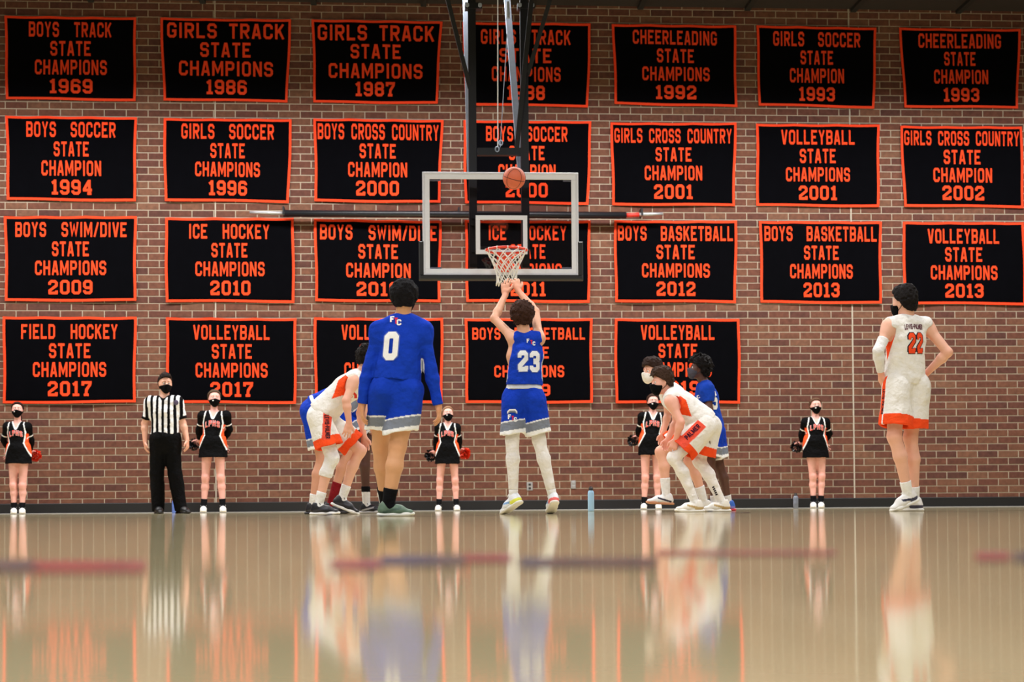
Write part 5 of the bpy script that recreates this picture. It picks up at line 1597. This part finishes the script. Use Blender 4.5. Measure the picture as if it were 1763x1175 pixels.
def cheer(label, sc, J, face, hair, hem, g, feet, poms, pony=0, hem_w=.20, seed=1):
    for (px, py, dy, r, kind, lb) in poms:
        sd = 'R' if px < J['head'][0] else 'L'; sg = 1 if sd == 'R' else -1
        J['wr' + sd] = (px + 9 * sg, py - 5, .20)
    s = Fig(label, sc, J, face, g=g, skin=C3((226, 168, 156)), h=.0075, build=.90, female=True,
            hands=dict(L=dict(dir=(.5, .3, -.6), palm=(0, -1, 0), curl=.5), R=dict(dir=(-.5, .3, -.6), palm=(0, -1, 0), curl=.5)))
    s.start().eyes((60, 70, 80), hair).mask(BLACK, True)
    s.hair(.010, .003, 70, hair, front=.086, nape=-.06, side=-.0, pony=pony)
    def top(Pt):
        t, u, v, fa = torso_uv(s, Pt)
        c = np.tile(BLACK, (len(Pt), 1))
        inner = np.interp(t, [-.1, .2, .45, .62, 1.0], [.140, .104, .124, .136, .108]) * g
        body = np.abs(u) < .165 * g
        au = np.abs(u)
        pan = (au > inner) & body & (t < .58) & (fa < .5)
        c[pan] = CH_ORANGE
        c[(np.abs(au - inner) < .008 * g) & body & (v > -.02) & (t < 1.02)] = WHITE
        c[near_neck(s, Pt, .013)] = WHITE
        X_, Y_, Z_ = Pt[:, 0], Pt[:, 1], Pt[:, 2]
        for pm in s.sel('armL', 'armR', 'foreL', 'foreR'): c[(pm.dist(X_, Y_, Z_) < .017) & (au > .125 * g)] = BLACK
        for sd in 'LR':
            sh, el, wr = s.J['sh' + sd], s.J['el' + sd], s.J['wr' + sd]
            tt = (Pt - sh) @ (el - sh) / np.dot(el - sh, el - sh)
            sg = 1 if sd == 'R' else -1
            on = (u * sg > .14 * g)
            c[on & (np.abs(tt - .62) < .035)] = WHITE
            d2 = np.linalg.norm(Pt - el, axis=1)
        return c
    s.jersey(top, sleeves=2, hem=-.0, off=.011, flare=.004, vneck=.085, neck=.056, amp=.004, seed=seed)
    ji = len(s.out) - 1
    fr = -s.front; c = s.spine(.56) + s.front * .3
    up = nv(s.J['neck'] - s.J['pelvis']); img_r = s.right * -1
    for t_, col, off in ((1.75, WHITE, .004), (1.05, C3((226, 66, 52)), .006)):
        s.text('lettering', ji, 'LPHS', c, -s.right, up, -s.front, .195 * g, .084 * g, col, t_, off, arch=.28, sight=False, gap=1.7)
    # skirt
    P0 = s.J['pelvis']; ax = up
    V = Vol(P0 - .42, P0 + np.array((.42, .42, .25)), .0075)
    hz = np.array(at_depth(J['pelvis'][0], hem, F / sc))
    for p in s.sel('torso')[:2] + s.sel('glute'): V.add(p, .014)
    hc = (s.J['hipL'] + s.J['hipR']) / 2
    V.add(Prim('', P0 + ax * .04, np.array((hc[0], hc[1], hz[2])) - np.array((0, 0, .02)), .105 * g, .125 * g, .04, v=s.right, rat=hem_w / .125), .004)
    V.cut(P0 + ax * .09, ax); V.cut(hz, (0, 0, -1))
    V.sub(Prim('', hz + np.array((0, 0, .03)), hz - np.array((0, 0, .1)), .100 * g, .115 * g, v=s.right, rat=hem_w / .13), k=.01)
    def sk(Pt):
        t, u, v, fa = torso_uv(s, Pt); c = np.tile(BLACK, (len(Pt), 1))
        zz = (Pt[:, 2] - hz[2]) / (P0[2] + .09 - hz[2])
        edge = (.105 + .14 * (1 - zz)) * g
        c[(np.abs(u) > edge) & (zz > .40)] = CH_ORANGE
        c[(np.abs(np.abs(u) - edge) < .008) & (zz > .34)] = WHITE
        return c
    s.fabric(V, .005, 9, seed, (1.5, 1.5, .5)); s.emit('skirt', V, M_CLOTH, sk)
    for sd in 'LR':
        s.shoe(sd, C3((232, 230, 228)), C3((228, 226, 224)), C3((200, 200, 204)), size=.86)
        s.sock(sd, .28, NEARBLACK)
    s.finish()
    for k, (px, py, dy, r, kind, lb) in enumerate(poms):
        p = at_depth(px, py, F / sc + dy); p.z += s.dz
        pompom(p, r, M_POMB if kind == 'b' else M_POMO, lb, seed * 10 + k)
def CJ(hx, hy, shy, shw, elw, ely, pely, hipw, knw, kny, anw, any_, toe, cx=None, kc=None):
    cx = hx if cx is None else cx; kc = cx if kc is None else kc
    return dict(head=(hx, hy), neck=(hx, shy - 6), pelvis=(cx, pely), shR=(hx - shw, shy + 1), shL=(hx + shw, shy + 1), elR=(hx - elw, ely, .10), elL=(hx + elw, ely, .10),
                wrR=(cx - 13, pely + 4, .19), wrL=(cx + 13, pely + 4, .19), hipR=(cx - hipw, pely + 6), hipL=(cx + hipw, pely + 6),
                knR=(kc - knw, kny), knL=(kc + knw, kny), anR=(kc - anw, any_), anL=(kc + anw, any_), toR=(kc - anw - toe, any_ + 12, -.2), toL=(kc + anw + toe, any_ + 12, -.2))
HB = (52, 36, 30)
cheer('cheerleader with dark side ponytail and orange pom-pom, nearest the wall\'s left end', 127.0, CJ(30, 706, 734, 17, 24, 759, 775, 9, 8, 836, 7, 869, 1, cx=32, kc=31), (.12, -1, .05), (44, 28, 24), 799, .90, 0,
      ((61, 782, .24, .085, 'o', 'orange and gold foil pom-pom behind the leftmost cheerleader'),), pony=-1.5, seed=1)
cheer('cheerleader with hair pulled back and feet apart beside the referee', 126.0, CJ(369, 686, 715, 20, 26.5, 740, 762, 10, 13, 822, 16.5, 862, 1, cx=367), (.22, -1, .0), (88, 70, 56), 788, .99, 0,
      ((334, 763, .24, .085, 'b', 'black pom-pom behind the cheerleader next to the referee'),), seed=2)
cheer('cheerleader with fair hair tied up between the number 0 player and the shooter', 124.6, CJ(771, 713, 736, 15, 20, 757, 773, 9, 13, 827, 15, 864, 4, cx=770.5), (.10, -1, .10), (150, 118, 92), 799, .87, 0,
      ((741, 782, .24, .085, 'b', 'black pom-pom beside the fair-haired cheerleader, on the number 0 player\'s side'), (800, 778, .24, .085, 'o', 'orange foil pom-pom at the fair-haired cheerleader\'s other hand')), seed=3)
cheer('cheerleader half hidden behind the crouching players in white', 124.4, CJ(1124, 692, 717, 18, 24, 741, 758, 10, 10, 822, 12, 858, 2, cx=1121), (.02, -1, .0), (60, 42, 34), 784, .93, 0,
      ((1090, 756, .24, .085, 'b', 'black pom-pom behind the cheerleader half hidden by players'),), seed=4)
cheer('cheerleader standing alone with feet together left of player 22', 123.0, CJ(1404, 699, 726, 17, 24, 747, 761, 9, 7.5, 820, 6.5, 857, 1, cx=1404, kc=1407), (.0, -1, .0), (92, 66, 50), 788.5, .93, 0,
      ((1371, 767, .24, .085, 'b', 'black pom-pom beside the lone cheerleader on the right'),), seed=5)
